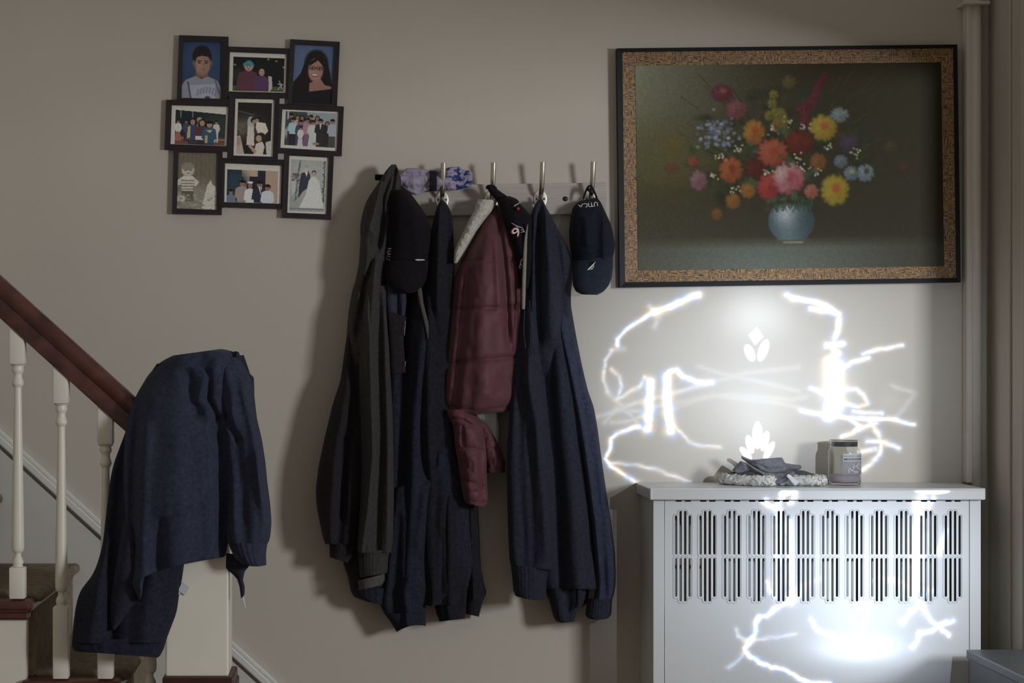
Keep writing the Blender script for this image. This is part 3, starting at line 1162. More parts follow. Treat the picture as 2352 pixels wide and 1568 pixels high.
holes, beads = [], []
for g in range(12):
    gc = 1568.6 + g * 56.35
    xs = [gc - 15.8, gc - 5.3, gc + 5.3, gc + 15.8]
    for (yo, yi, bo, bi) in ((1183, 1172.5, 1273.5, 1273.5), (1281, 1281, 1370.5, 1381)):
        for i, x in enumerate(xs):
            inner = i in (1, 2)
            holes.append(capsule(x, yi if inner else yo, bi if inner else bo, 2.75))
        # raised rim round the four slots
        R_ = 6.0
        c = []
        for i, x in enumerate(xs):
            y = (yi if i in (1, 2) else yo) + 2.4
            for a in (205, 235, 270, 305, 335) if i in (1, 2) else ((180, 215, 250, 285, 320) if i == 0 else (220, 255, 290, 325, 360)):
                c.append((x + R_ * math.cos(math.radians(a)), y + R_ * math.sin(math.radians(a))))
        for i, x in reversed(list(enumerate(xs))):
            y = (bi if i in (1, 2) else bo) - 2.4
            for a in (25, 55, 90, 125, 155) if i in (1, 2) else ((0, 35, 70, 105, 140) if i == 3 else (40, 75, 110, 145, 180)):
                c.append((x + R_ * math.cos(math.radians(a)), y + R_ * math.sin(math.radians(a))))
        beads.append(c)
    for a in (gc - 16.8, gc + 4.2):
        holes.append([(a, 1145.5), (a + 14, 1145.5), (a + 14, 1152), (a, 1152)])
hx = lambda x: P(x, 0, DF)[0]
hz = lambda y: P(0, y, DF)[2]
verts2, edges2 = [], []


def add_loop(pts):
    k = len(verts2)
    verts2.extend(Vector((hx(x), hz(y))) for x, y in pts)
    edges2.extend((k + i, k + (i + 1) % len(pts)) for i in range(len(pts)))


zpt = P(0, 1144.0, DF)[2]
k = 0
verts2.extend([Vector((pl_, FZ)), Vector((prr, FZ)), Vector((prr, zpt)), Vector((pl_, zpt))])
edges2.extend([(0, 1), (1, 2), (2, 3), (3, 0)])
boxes = []
for h_ in holes:
    add_loop(h_)
    xs = [p_[0] for p_ in h_]
    ys = [p_[1] for p_ in h_]
    boxes.append((hx(min(xs)), hx(max(xs)), hz(max(ys)), hz(min(ys))))
rv, re_, rf, _, _, _ = geometry.delaunay_2d_cdt(verts2, edges2, [], 0, 1e-6)
BX = np.array(boxes)
keep = []
for f_ in rf:
    cx_ = sum(rv[i].x for i in f_) / len(f_)
    cz_ = sum(rv[i].y for i in f_) / len(f_)
    ins = (BX[:, 0] < cx_) & (cx_ < BX[:, 1]) & (BX[:, 2] < cz_) & (cz_ < BX[:, 3])
    if not ins.any() and pl_ <= cx_ <= prr and FZ <= cz_ <= zpt:
        keep.append(list(f_))
bm = bmesh.new()
bv = [bm.verts.new((v.x, -DF, v.y)) for v in rv]
for f_ in keep:
    try:
        bm.faces.new([bv[i] for i in f_])
    except ValueError:
        pass
bmesh.ops.recalc_face_normals(bm, faces=bm.faces)
ext = bmesh.ops.extrude_face_region(bm, geom=list(bm.faces))
bmesh.ops.translate(bm, verts=[g_ for g_ in ext['geom'] if isinstance(g_, bmesh.types.BMVert)], vec=(0, 0.0016, 0))
bmesh.ops.delete(bm, geom=[v for v in bm.verts if not v.link_faces], context='VERTS')
pan = take(bm)
bd = [tube([(hx(x), -DF - 0.0002, hz(y)) for x, y in c], 0.0017, 6, closed=True) for c in beads]
obj('front_panel', join(pan, *bd), M['radpaint'], rc, smooth=False)

# the radiator behind the slots
rd = thing('radiator', (P(1876, 0, 0.11)[0], -0.11, FZ), 'old column radiator seen through the slots of its white cover', 'radiator')
for i in range(11):
    xc = P(1668 + i * 45.0, 0, 0.11)[0]
    zt_ = P(0, 1172, 0.12)[2]
    c = join(*[tube(smooth_path([(xc, y, FZ + 0.06), (xc, y, zt_ - 0.03), (xc, y - 0.0, zt_)], 4), 0.0165, 14) for y in (-0.075, -0.115, -0.155)],
             box(xc - 0.012, xc + 0.012, -0.16, -0.07, zt_ - 0.05, zt_ - 0.005, 0.01, 3))
    obj('column', c, M['radfin'], rd)

# ================================================================== PICTURES
# ------------------------------------------------------------------ photo collage
co = thing('photo_collage', P(585, 295, 0.0), 'dark wooden collage of nine framed family photographs high on the wall above the stairs', 'picture frame')


def quadlerp(q, u, v):
    a = [np.array(p_, float) for p_ in q]
    t = (a[0] * (1 - u) + a[1] * u) * (1 - v) + (a[3] * (1 - u) + a[2] * u) * v
    return tuple(t)


PW = (186, 182, 168)      # photo paper border


def ph_boy():
    p = Paint(96, 132, (18, 28, 60))
    p.e(0.5, 0.33, 0.62, 0.42, (38, 70, 125), soft=1.2)
    p.e(0.55, 0.6, 0.6, 0.4, (30, 62, 105), soft=1.2)
    p.e(0.5, 0.26, 0.24, 0.19, (28, 20, 30))
    p.p([(0.36, 0.5), (0.64, 0.5), (0.68, 0.64), (0.33, 0.64)], (120, 82, 56))
    p.e(0.52, 0.40, 0.20, 0.19, (150, 104, 82))
    p.e(0.45, 0.4, 0.08, 0.12, (168, 120, 96), soft=0.9, op=0.6)
    p.e(0.3, 0.38, 0.035, 0.05, (120, 80, 62))
    p.e(0.735, 0.38, 0.03, 0.05, (120, 80, 62))
    p.p([(0.3, 0.3), (0.3, 0.2), (0.5, 0.14), (0.72, 0.2), (0.74, 0.33), (0.68, 0.27), (0.5, 0.25), (0.36, 0.28), (0.33, 0.38)], (30, 22, 34))
    for x in (0.44, 0.61):
        p.e(x, 0.375, 0.035, 0.014, (40, 28, 30))
        p.line((x - 0.05, 0.345), (x + 0.05, 0.34), 0.008, (50, 34, 34))
    p.line((0.53, 0.38), (0.545, 0.44), 0.006, (120, 80, 66))
    p.e(0.535, 0.49, 0.06, 0.012, (140, 74, 70))
    p.p([(0.0, 0.78), (0.1, 0.68), (0.34, 0.61), (0.5, 0.66), (0.66, 0.61), (0.9, 0.68), (1, 0.8), (1, 1), (0, 1)], (122, 126, 142))
    p.p([(0.18, 0.77), (0.84, 0.74), (0.86, 1.0), (0.22, 1.0)], (140, 146, 168))
    p.line((0.16, 0.72), (0.24, 1.0), 0.014, (60, 68, 90))
    p.line((0.85, 0.68), (0.95, 0.9), 0.012, (70, 80, 104))
    for i in range(7):
        a = -0.5 + i * 0.16
        x = 0.40 + i * 0.075
        p.line((x, 0.94 - 0.05 * math.sin(i * 0.5)), (x + 0.03, 0.85 - 0.045 * math.sin(i * 0.5)), 0.014, (112, 112, 130))
    p.e(0.66, 0.985, 0.07, 0.03, (60, 62, 80))
    p.grain(0.04, 60, 1)
    return p


def ph_woman():
    p = Paint(96, 132, (56, 78, 130))
    p.e(0.2, 0.3, 0.6, 0.5, (70, 92, 142), soft=1.3)
    p.p([(0.05, 0.64), (0.0, 0.75), (0.0, 1), (1, 1), (1, 0.74), (0.8, 0.64)], (24, 18, 24))
    p.e(0.56, 0.30, 0.29, 0.22, (30, 20, 24))
    p.p([(0.30, 0.25), (0.82, 0.22), (0.93, 0.5), (0.99, 0.72), (0.4, 0.86), (0.1, 0.82), (0.0, 0.66), (0.18, 0.5)], (30, 20, 24))
    p.p([(0.42, 0.66), (0.66, 0.55), (0.8, 0.68), (0.98, 0.70), (0.96, 0.74), (0.42, 0.80)], (150, 96, 82))
    p.e(0.555, 0.43, 0.185, 0.20, (160, 104, 90))
    p.e(0.50, 0.47, 0.10, 0.1, (178, 120, 104), soft=1.0, op=0.6)
    p.p([(0.38, 0.3), (0.6, 0.2), (0.75, 0.3), (0.74, 0.36), (0.6, 0.26), (0.40, 0.36)], (34, 22, 26))
    for x in (0.47, 0.65):
        p.e(x, 0.395, 0.075, 0.034, (40, 34, 40))
        p.e(x, 0.395, 0.058, 0.024, (140, 100, 90))
        p.e(x, 0.395, 0.025, 0.014, (40, 30, 30))
    p.line((0.54, 0.39), (0.58, 0.39), 0.008, (40, 34, 40))
    p.e(0.54, 0.515, 0.085, 0.028, (130, 60, 62))
    p.e(0.54, 0.51, 0.07, 0.014, (205, 190, 180))
    p.line((0.55, 0.41), (0.55, 0.47), 0.007, (140, 90, 78))
    p.grain(0.04, 60, 2)
    return p


def border(p, x0, y0, x1, y1):
    m = ~((p.x > x0) & (p.x < x1) & (p.y > y0) & (p.y < y1))
    p.mix(m.astype(float), PW)
    return p


def ph_couple():
    p = Paint(132, 92, (22, 22, 30))
    p.e(0.15, 0.6, 0.3, 0.2, (38, 46, 34), soft=1)
    p.r(0, 0.85, 1, 1, (62, 92, 44))
    p.r(0.12, 0.88, 0.3, 1, (70, 60, 44))
    for x, y in ((0.1, 0.32), (0.26, 0.3), (0.68, 0.16), (0.82, 0.2), (0.95, 0.35)):
        p.e(x, y, 0.02, 0.02, (150, 130, 120), soft=1)
    p.person(0.34, 0.24, 1.35, (98, 40, 60), (60, 40, 40), hair=(40, 130, 150), skin=(176, 128, 108), w=1.35)
    p.e(0.345, 0.27, 0.062, 0.07, (40, 130, 150))
    p.r(0.28, 0.30, 0.34, 0.325, (35, 110, 130))
    p.person(0.57, 0.37, 1.25, (84, 42, 92), (70, 40, 80), hair=(30, 22, 24), skin=(176, 128, 108), longhair=True, w=1.0)
    p.p([(0.69, 0.58), (0.75, 0.6), (0.76, 0.9), (0.7, 1.0)], (170, 164, 150))
    for a, b in (((0.88, 0.7), (0.93, 0.9)), ((0.93, 0.78), (0.86, 0.92)), ((0.86, 0.78), (0.94, 0.8))):
        p.line(a, b, 0.012, (150, 150, 160))
    border(p, 0.065, 0.12, 0.965, 0.975)
    p.grain(0.04, 60, 3)
    return p


def ph_grad():
    p = Paint(130, 94, (26, 36, 46))
    p.r(0, 0.78, 1, 1, (120, 62, 50))
    p.e(0.85, 0.5, 0.3, 0.3, (44, 56, 50), soft=1)
    for x in (0.17, 0.38):
        p.line((x, 0.1), (x, 0.3), 0.012, (110, 124, 130))
    p.line((0.1, 0.83), (1, 0.85), 0.01, (170, 130, 110))
    p.person(0.13, 0.36, 0.55, (190, 185, 175), (170, 84, 60), skirt=True)
    p.person(0.27, 0.36, 0.55, (60, 60, 90), (40, 40, 60))
    p.person(0.8, 0.36, 0.55, (180, 176, 166), (170, 170, 160))
    p.person(0.50, 0.30, 0.9, (110, 110, 110), (50, 50, 60), hair=(150, 140, 110))
    p.person(0.385, 0.33, 0.95, (38, 62, 104), (60, 44, 64), skin=(170, 120, 100), longhair=True, w=1.1)
    p.p([(0.30, 0.55), (0.35, 0.5), (0.35, 0.8), (0.29, 0.85)], (180, 160, 96))
    p.person(0.55, 0.35, 0.95, (90, 40, 52), (60, 36, 46), skin=(176, 126, 104), longhair=True, w=1.15)
    p.r(0.44, 0.77, 0.58, 0.86, (186, 180, 184))
    p.person(0.68, 0.38, 0.95, (36, 76, 110), (30, 66, 96), skin=(176, 126, 104), w=1.2, skirt=True)
    p.p([(0.62, 0.62), (0.74, 0.6), (0.69, 0.68)], (190, 170, 90))
    p.r(0.61, 0.75, 0.65, 0.94, (170, 150, 90))
    m = ~((p.x > 0.08) & (p.x < 0.965) & (p.y > 0.11 + 0.1 * p.x) & (p.y < 0.985))
    p.mix(m.astype(float), PW)
    p.grain(0.04, 60, 4)
    return p


def ph_kiss():
    p = Paint(92, 132, (34, 28, 30))
    p.e(0.3, 0.5, 0.4, 0.2, (74, 66, 56), soft=1.2)
    p.e(0.1, 0.5, 0.2, 0.12, (84, 74, 62), soft=1)
    for i in range(26):
        p.e(0.1 + 0.2 * random.random(), 0.42 + 0.2 * random.random(), 0.03, 0.02, (100, 88, 70), soft=1, op=0.7)
    p.line((0.1, 0.22), (0.5, 0.28), 0.006, (90, 90, 84))
    p.p([(0.34, 0.38), (0.46, 0.33), (0.5, 0.5), (0.52, 0.82), (0.32, 0.8), (0.34, 0.55)], (186, 178, 158))
    p.e(0.42, 0.40, 0.09, 0.09, (150, 160, 158))
    p.e(0.49, 0.375, 0.08, 0.055, (40, 30, 28))
    p.e(0.50, 0.40, 0.05, 0.035, (160, 120, 96))
    p.p([(0.56, 0.40), (0.78, 0.42), (0.86, 0.55), (0.78, 0.62), (0.6, 0.6), (0.54, 0.5)], (196, 188, 168))
    p.e(0.62, 0.35, 0.09, 0.05, (36, 28, 26))
    p.e(0.57, 0.375, 0.05, 0.03, (160, 120, 96))
    p.e(0.68, 0.66, 0.12, 0.075, (44, 32, 30))
    p.e(0.63, 0.69, 0.075, 0.06, (170, 130, 104))
    p.p([(0.56, 0.78), (0.72, 0.74), (0.78, 0.82), (0.74, 0.98), (0.5, 0.98)], (190, 180, 160))
    p.p([(0.36, 0.82), (0.42, 0.8), (0.58, 0.9), (0.54, 0.96)], (170, 128, 104))
    p.p([(0.08, 0.66), (0.16, 0.64), (0.28, 0.98), (0.08, 0.98)], (168, 150, 140))
    p.e(0.12, 0.75, 0.06, 0.08, (170, 120, 96))
    p.p([(0.8, 0.75), (0.95, 0.72), (0.95, 0.98), (0.84, 0.98)], (176, 168, 160))
    border(p, 0.08, 0.065, 0.935, 0.965)
    p.grain(0.04, 60, 5)
    return p


def ph_group():
    p = Paint(132, 96, (128, 142, 148))
    p.r(0, 0, 0.45, 0.5, (58, 68, 66))
    p.r(0.1, 0.02, 0.13, 0.5, (150, 160, 156))
    p.e(0.5, 0.9, 0.8, 0.22, (60, 58, 66), soft=0.6)
    back_ = [(0.17, 0.1, (60, 66, 64)), (0.28, 0.14, (170, 140, 140)), (0.36, 0.15, (120, 80, 90)), (0.45, 0.15, (150, 104, 124)), (0.52, 0.12, (50, 46, 50)), (0.63, 0.14, (150, 120, 124))]
    for x, t_, c_ in back_:
        p.person(x, t_, 0.72, c_, (60, 50, 70), longhair=c_[0] > 100)
    p.person(0.2, 0.21, 0.72, (142, 178, 188), (40, 38, 44))
    p.person(0.34, 0.26, 0.68, (70, 56, 100), (66, 54, 96), skirt=True, w=1.2)
    p.person(0.46, 0.2, 0.72, (158, 112, 130), (110, 76, 104), skirt=True)
    p.person(0.56, 0.25, 0.70, (178, 178, 170), (168, 176, 180), skirt=True, w=1.2)
    p.person(0.69, 0.21, 0.74, (44, 42, 46), (46, 42, 46), w=1.2)
    p.p([(0.67, 0.32), (0.71, 0.32), (0.69, 0.5)], (170, 176, 170))
    p.person(0.81, 0.27, 0.66, (42, 40, 42), (40, 40, 40), longhair=True, w=1.1)
    p.person(0.9, 0.2, 0.76, (142, 152, 166), (74, 66, 60))
    p.person(0.345, 0.42, 0.5, (184, 180, 176), (176, 168, 176), skirt=True)
    p.e(0.62, 0.84, 0.06, 0.035, (150, 116, 82))
    border(p, 0.065, 0.055, 0.965, 0.915)
    p.grain(0.04, 60, 6)
    return p


def ph_toddler():
    p = Paint(94, 132, (104, 96, 74))
    for i in range(9):
        p.r(i / 9, 0, i / 9 + 0.05, 0.6, (94, 88, 66), op=0.6)
    p.e(0.5, 0.85, 0.7, 0.3, (130, 124, 108), soft=1)
    p.e(0.26, 0.31, 0.16, 0.12, (174, 166, 146))
    p.e(0.25, 0.25, 0.16, 0.07, (130, 118, 94))
    for x in (0.2, 0.33):
        p.e(x, 0.32, 0.02, 0.011, (70, 62, 52))
    p.e(0.27, 0.37, 0.035, 0.009, (110, 90, 76))
    p.p([(0.14, 0.42), (0.38, 0.42), (0.55, 0.52), (0.46, 0.6), (0.4, 0.56), (0.4, 0.7), (0.12, 0.7), (0.1, 0.56), (0.02, 0.6), (0.0, 0.5)], (186, 180, 162))
    for y in (0.5, 0.55, 0.6, 0.65):
        p.line((0.1, y), (0.42, y), 0.01, (120, 112, 94))
    p.r(0.12, 0.68, 0.42, 0.86, (90, 84, 66))
    p.e(0.1, 0.82, 0.12, 0.06, (176, 168, 146))
    p.p([(0.7, 0.72), (0.76, 0.56), (0.84, 0.48), (0.88, 0.56), (0.98, 0.6), (1, 1), (0.62, 1)], (182, 178, 160))
    for i in range(40):
        p.e(random.random(), 0.72 + 0.28 * random.random(), 0.04, 0.02, random.choice([(150, 144, 124), (112, 106, 88), (166, 160, 142)]), soft=1, op=0.6)
    p.grain(0.07, 50, 7)
    return p


def ph_four():
    p = Paint(132, 94, (170, 136, 110))
    p.r(0, 0, 0.34, 1, (28, 42, 64))
    p.r(0.3, 0.12, 0.56, 0.34, (186, 146, 110))
    p.r(0.44, 0.32, 0.72, 1, (34, 32, 46))
    p.r(0.58, 0.14, 0.72, 0.4, (30, 36, 58))
    p.e(0.2, 0.5, 0.2, 0.3, (34, 60, 78), soft=1)
    p.person(0.32, 0.42, 0.95, (150, 130, 120), (120, 110, 110), w=1.25)
    p.person(0.455, 0.47, 0.95, (196, 196, 196), (196, 196, 196), skirt=True, longhair=True)
    p.e(0.455, 0.475, 0.05, 0.03, (210, 206, 200))
    p.person(0.62, 0.43, 1.0, (36, 40, 66), (36, 40, 66), w=1.2)
    p.p([(0.6, 0.57), (0.665, 0.57), (0.64, 0.78)], (200, 200, 200))
    p.line((0.64, 0.58), (0.642, 0.72), 0.01, (90, 60, 60))
    p.person(0.76, 0.51, 0.95, (180, 184, 196), (180, 184, 196), w=1.1)
    p.person(0.12, 0.66, 0.8, (90, 110, 140), (60, 80, 110))
    border(p, 0.045, 0.16, 0.94, 0.99)
    p.grain(0.04, 60, 8)
    return p


def ph_wedding():
    p = Paint(92, 132, (142, 146, 142))
    p.e(0.5, 0.35, 0.5, 0.3, (160, 162, 156), soft=1.2)
    for i in range(26):
        y = 0.08 + 0.028 * i
        p.e(0.27 + 0.03 * random.random() - 0.1 * (i / 26), y, 0.025, 0.014, random.choice([(70, 96, 78), (110, 120, 110)]), soft=0.8)
        p.e(0.88 + 0.05 * random.random(), y, 0.03, 0.015, random.choice([(54, 90, 68), (84, 110, 96)]), soft=0.8)
    for i in range(30):
        p.e(0.08 + 0.2 * random.random(), 0.32 + 0.12 * random.random(), 0.03, 0.02, random.choice([(80, 80, 84), (130, 120, 126)]), soft=0.8)
    p.p([(0.32, 0.3), (0.5, 0.26), (0.56, 0.34), (0.5, 0.55), (0.38, 0.62), (0.26, 0.74), (0.28, 0.5)], (48, 54, 74))
    p.p([(0.41, 0.27), (0.49, 0.27), (0.46, 0.36)], (196, 198, 196))
    p.e(0.45, 0.215, 0.055, 0.05, (176, 168, 156))
    p.e(0.45, 0.18, 0.05, 0.022, (140, 140, 138))
    p.p([(0.52, 0.42), (0.64, 0.34), (0.78, 0.42), (0.84, 0.62), (0.92, 0.9), (0.3, 0.9), (0.46, 0.66)], (190, 192, 184))
    p.e(0.645, 0.285, 0.06, 0.048, (70, 62, 70))
    p.e(0.645, 0.305, 0.045, 0.038, (176, 140, 124))
    p.p([(0.08, 0.46), (0.18, 0.42), (0.2, 0.6), (0.1, 0.7)], (170, 172, 162))
    p.r(0.05, 0.91, 0.95, 0.935, (110, 114, 122))
    border(p, 0.05, 0.07, 0.935, 0.965)
    p.grain(0.04, 60, 9)
    return p


def c1(*pts):
    return [(350 + x / 3.267, 50 + y / 3.267) for x, y in pts]


FR = [
    (c1((200, 100), (570, 112), (560, 580), (183, 585)), c1((228, 146), (522, 152), (513, 578), (218, 570)), ph_boy, 0.016, 'photo of a boy in a grey sweatshirt'),
    (c1((560, 185), (1040, 200), (1012, 578), (552, 562)), c1((581, 226), (1008, 242), (1000, 532), (573, 522)), ph_couple, 0.0135, 'photo of a couple at night'),
    (c1((1035, 130), (1407, 150), (1385, 638), (1012, 618)), c1((1070, 170), (1367, 185), (1345, 617), (1047, 602)), ph_woman, 0.016, 'photo of a smiling woman with long dark hair'),
    (c1((103, 585), (592, 580), (578, 975), (90, 958)), c1((145, 625), (570, 637), (558, 932), (135, 917)), ph_grad, 0.0140, 'photo of a graduation group'),
    (c1((577, 540), (955, 552), (940, 1040), (562, 1030)), c1((623, 575), (917, 583), (903, 1012), (608, 1003)), ph_kiss, 0.0155, 'photo of a wedding kiss'),
    (c1((945, 615), (1437, 635), (1420, 1007), (932, 988)), c1((975, 655), (1397, 675), (1383, 970), (960, 945)), ph_group, 0.0130, 'photo of a large family group'),
    (c1((160, 955), (530, 975), (518, 1448), (147, 1440)), c1((195, 978), (490, 985), (480, 1410), (183, 1400)), ph_toddler, 0.0160, 'faded sepia photo of a toddler'),
    (c1((518, 1020), (1000, 1035), (985, 1405), (510, 1390)), c1((545, 1060), (970, 1078), (962, 1365), (538, 1352)), ph_four, 0.0132, 'photo of four people by a doorway'),
    (c1((990, 985), (1362, 1000), (1340, 1483), (970, 1468)), c1((1028, 1003), (1322, 1018), (1305, 1443), (1012, 1432)), ph_wedding, 0.0160, 'faded wedding photo'),
]
PGAIN = 1.65
for outer, inner, fn, d1, lab in FR:
    fo = obj('frame', ring(outer, inner, 0.001, d1, d1 - 0.001), M['frameblack'], co, smooth=False)
    picture_mesh('photo', inner, d1 - 0.006, fn(), M['print'], fo, PGAIN)['label'] = lab
for qd in (c1((955, 575), (992, 577), (990, 617), (953, 615)), c1((528, 975), (562, 977), (560, 1022), (526, 1020)), c1((943, 988), (988, 990), (986, 1034), (941, 1032))):
    obj('connector', prism(qd, 0.003, 0.0168), M['silver'], co, smooth=False)

# ------------------------------------------------------------------ flower painting
pa = thing('flower_painting', P(1812, 380, 0.0), 'large painting of a flower bouquet in a blue vase, in black and rattan frame', 'painting')
PQ = [(1417, 111), (2199, 102), (2207, 648), (1424, 660)]
Q2 = [(1429.5, 119.5), (2190, 110), (2197, 638), (1436, 648)]
Q3 = [(1459, 150), (2163, 142), (2170.5, 611), (1466, 621)]
obj('frame', ring(PQ, Q2, 0.001, 0.030, 0.028), M['pframe'], pa, smooth=False)
obj('rattan_border', ring(Q2, Q3, 0.001, 0.026, 0.020), M['rattan'], pa, smooth=False)
W_, H_ = 500, 332
cp = Paint(W_, H_, (40, 38, 26))


def CXY(x, y):
    return (x - 157) / 1850.0, (y - 178) / 1225.0


gx, gy = cp.x, cp.y
# background: grey green at the left and on the table, deep olive brown to the right
bgc = np.zeros((H_, W_, 3))
wl = np.clip(1 - gx / 0.62, 0, 1) ** 1.4
up = np.clip(1 - gy / 0.62, 0, 1)
for i, (a_, b_, c_) in enumerate(zip((44, 39, 24), (124, 126, 108), (88, 84, 44))):
    base_ = a_ + (b_ - a_) * wl * (0.25 + 0.75 * up)
    yel = np.exp(-((gx - 0.08) / 0.16) ** 2 - ((gy - 0.46) / 0.16) ** 2)
    base_ = base_ * (1 - 0.6 * yel) + c_ * 0.6 * yel
    tbl = np.clip((gy - 0.84) / 0.06, 0, 1) * np.exp(-((gx - 0.42) / 0.5) ** 2)
    tc_ = (92, 98, 92)[i]
    base_ = base_ * (1 - tbl * 0.8) + tc_ * tbl * 0.8
    bgc[..., i] = base_
cp.a = bgc
rs = np.random.RandomState(11)
dk = [(24, 34, 22), (36, 44, 26), (46, 54, 30), (30, 30, 20), (58, 62, 34)]
for i in range(420):
    a = rs.uniform(0, 2 * PI)
    r_ = rs.uniform(0, 1) ** 0.7
    x, y = 1030 + 560 * r_ * math.cos(a), 700 + 380 * r_ * math.sin(a)
    u_, v_ = CXY(x, y)
    cp.e(u_, v_, rs.uniform(0.008, 0.03), rs.uniform(0.006, 0.022), dk[rs.randint(5)], rs.uniform(0, PI), 1.2, rs.uniform(0.15, 0.55))
for i in range(90):
    x, y = 1030 + rs.uniform(-520, 520), 640 + rs.uniform(-330, 300)
    u_, v_ = CXY(x, y)
    dx, dy = (x - 1040) / 9000.0, (y - 1000) / 9000.0
    cp.line((u_, v_), (u_ + dx, v_ + dy), 0.0025, dk[2 + rs.randint(3)], 0.6)


def bloom(x, y, r, base_, light, dark, ry=None, rings=4, op=1.0, heart=None, seed=0):
    base_, light, dark = [[c * 0.84 for c in q] for q in (base_, light, dark)]
    rr = np.random.RandomState(seed + int(x))
    u_, v_ = CXY(x, y)
    ry = ry or r
    cp.e(u_, v_, r / 1850.0, ry / 1225.0, dark, soft=0.5, op=op)
    for k in range(rings):
        f = 1 - k / rings
        n = int(9 + 7 * f)
        for j in range(n):
            a = 2 * PI * j / n + k * 0.4 + rr.uniform(-0.15, 0.15)
            px_, py_ = x + r * 0.82 * f * math.cos(a), y + ry * 0.82 * f * math.sin(a)
            uu, vv = CXY(px_, py_)
            lightness = 0.5 - 0.35 * math.cos(a - 2.3) * 0 + 0.4 * math.cos(a + 2.2) + rr.uniform(-0.25, 0.25)
            cc = [b + (l - b) * np.clip(lightness, 0, 1) for b, l in zip(base_, light)]
            cp.e(uu, vv, 0.26 * r / 1850.0 * 1.2, 0.17 * ry / 1225.0 * 1.1, cc, a, 0.8, 0.7 * op)
            cp.line(CXY(px_ - r * 0.16 * math.sin(a), py_ + ry * 0.16 * math.cos(a)), CXY(px_ - r * 0.2 * math.cos(a), py_ - ry * 0.2 * math.sin(a)), 0.003, dark, 0.16 * op)
    if heart:
        cp.e(u_ + 0.004, v_ - 0.01, 0.32 * r / 1850.0, 0.32 * ry / 1225.0, heart, soft=0.9, op=0.8)


red_d, red_m = (84, 22, 22), (136, 40, 38)
bloom(1030, 520, 40, (120, 100, 40), (150, 130, 70), (90, 70, 30), 80, op=0.7)
for i, (x, y) in enumerate(((1085, 290), (990, 365), (980, 420), (1000, 470), (1015, 490), (960, 490), (1010, 530), (995, 555))):
    bloom(x, y, 28 if i else 40, (122, 110, 38), (160, 148, 70), (70, 60, 26), op=0.35 if i == 0 else 0.8, rings=2)
bloom(995, 565, 22, (150, 60, 40), (170, 90, 60), (90, 30, 24), rings=2)
for i in range(26):
    t_ = i / 25.0
    x, y = 1300 - 150 * t_ + rs.uniform(-30, 30) * (0.2 + t_), 250 + 270 * t_ + rs.uniform(-16, 16)
    bloom(x, y, 16 + 16 * t_, (96, 30, 42), (128, 52, 60), (52, 18, 24), rings=2, op=0.8)
bloom(678, 352, 60, (94, 34, 50), (122, 56, 72), (58, 22, 34), 48, op=0.9, heart=(130, 80, 60))
bloom(762, 452, 60, (112, 56, 62), (146, 84, 90), (70, 34, 38), 56, op=0.9)
for i in range(90):
    x, y = 640 + rs.normal(0, 62), 590 + rs.normal(0, 46)
    u_, v_ = CXY(x, y)
    cp.e(u_, v_, 0.006, 0.008, random.choice([(120, 130, 150), (92, 100, 134), (84, 84, 130), (150, 160, 170)]), soft=0.8, op=0.75)
bloom(868, 588, 62, (158, 92, 38), (186, 136, 62), (112, 52, 24), 72, heart=(150, 60, 30))
bloom(1285, 565, 76, (160, 130, 34), (190, 164, 64), (110, 84, 24), 72, heart=(160, 72, 50))
bloom(1385, 490, 52, (122, 136, 146), (160, 172, 178), (70, 80, 84), 40, op=0.85, rings=2)
bloom(1140, 650, 80, (96, 30, 22), (128, 44, 30), (52, 18, 16), 72, op=0.9)
bloom(975, 712, 88, (164, 66, 46), (196, 104, 78), (104, 34, 26), 76, heart=(150, 52, 40))
bloom(725, 810, 66, (152, 70, 38), (186, 106, 62), (94, 38, 22), 74, heart=(120, 44, 26))
bloom(872, 805, 58, (86, 26, 24), (110, 38, 34), (50, 18, 18), 54, op=0.9)
bloom(1252, 770, 46, (126, 76, 34), (150, 96, 46), (74, 44, 22), 54, op=0.85)
bloom(500, 760, 36, (128, 62, 42), (150, 84, 60), (84, 40, 28), 34, op=0.7)
bloom(370, 795, 44, (110, 64, 44), (124, 78, 54), (84, 54, 36), 36, op=0.4)
bloom(530, 870, 50, (128, 82, 100), (160, 116, 128), (84, 56, 66), 58, op=0.85)
bloom(955, 915, 70, (160, 44, 44), (190, 72, 64), (100, 24, 26), 76)
bloom(1072, 862, 88, (178, 82, 96), (220, 170, 176), (124, 44, 60), 92, rings=5, heart=(150, 56, 76))
bloom(1030, 845, 40, (206, 150, 152), (232, 204, 200), (170, 90, 100), 50, op=0.7, rings=3)
bloom(1350, 938, 78, (166, 140, 32), (192, 170, 60), (112, 90, 22), 86, heart=(160, 70, 28))
bloom(1208, 945, 40, (158, 84, 66), (186, 116, 92), (104, 50, 40), 42)
bloom(825, 932, 44, (150, 94, 34), (170, 116, 48), (104, 56, 24), 46, op=0.9)
bloom(735, 995, 42, (138, 88, 32), (158, 108, 44), (94, 54, 22), 46, op=0.85)
bloom(638, 1072, 32, (118, 76, 30), (134, 92, 40), (76, 48, 22), 36, op=0.7)
bloom(1388, 768, 40, (90, 104, 120), (124, 140, 152), (56, 64, 76), 38, op=0.8)
bloom(1448, 840, 42, (96, 112, 130), (132, 150, 162), (58, 68, 80), 42, op=0.85, heart=(150, 150, 90))
bloom(1535, 838, 48, (108, 124, 138), (146, 162, 172), (60, 70, 80), 50, op=0.9, heart=(40, 44, 40))
bloom(1440, 660, 60, (62, 48, 80), (84, 66, 100), (44, 34, 54), 50, op=0.5)
bloom(1690, 685, 40, (70, 60, 30), (84, 74, 36), (50, 44, 26), 36, op=0.4)
bloom(1770, 805, 36, (78, 44, 28), (90, 54, 34), (54, 34, 24), 34, op=0.4)
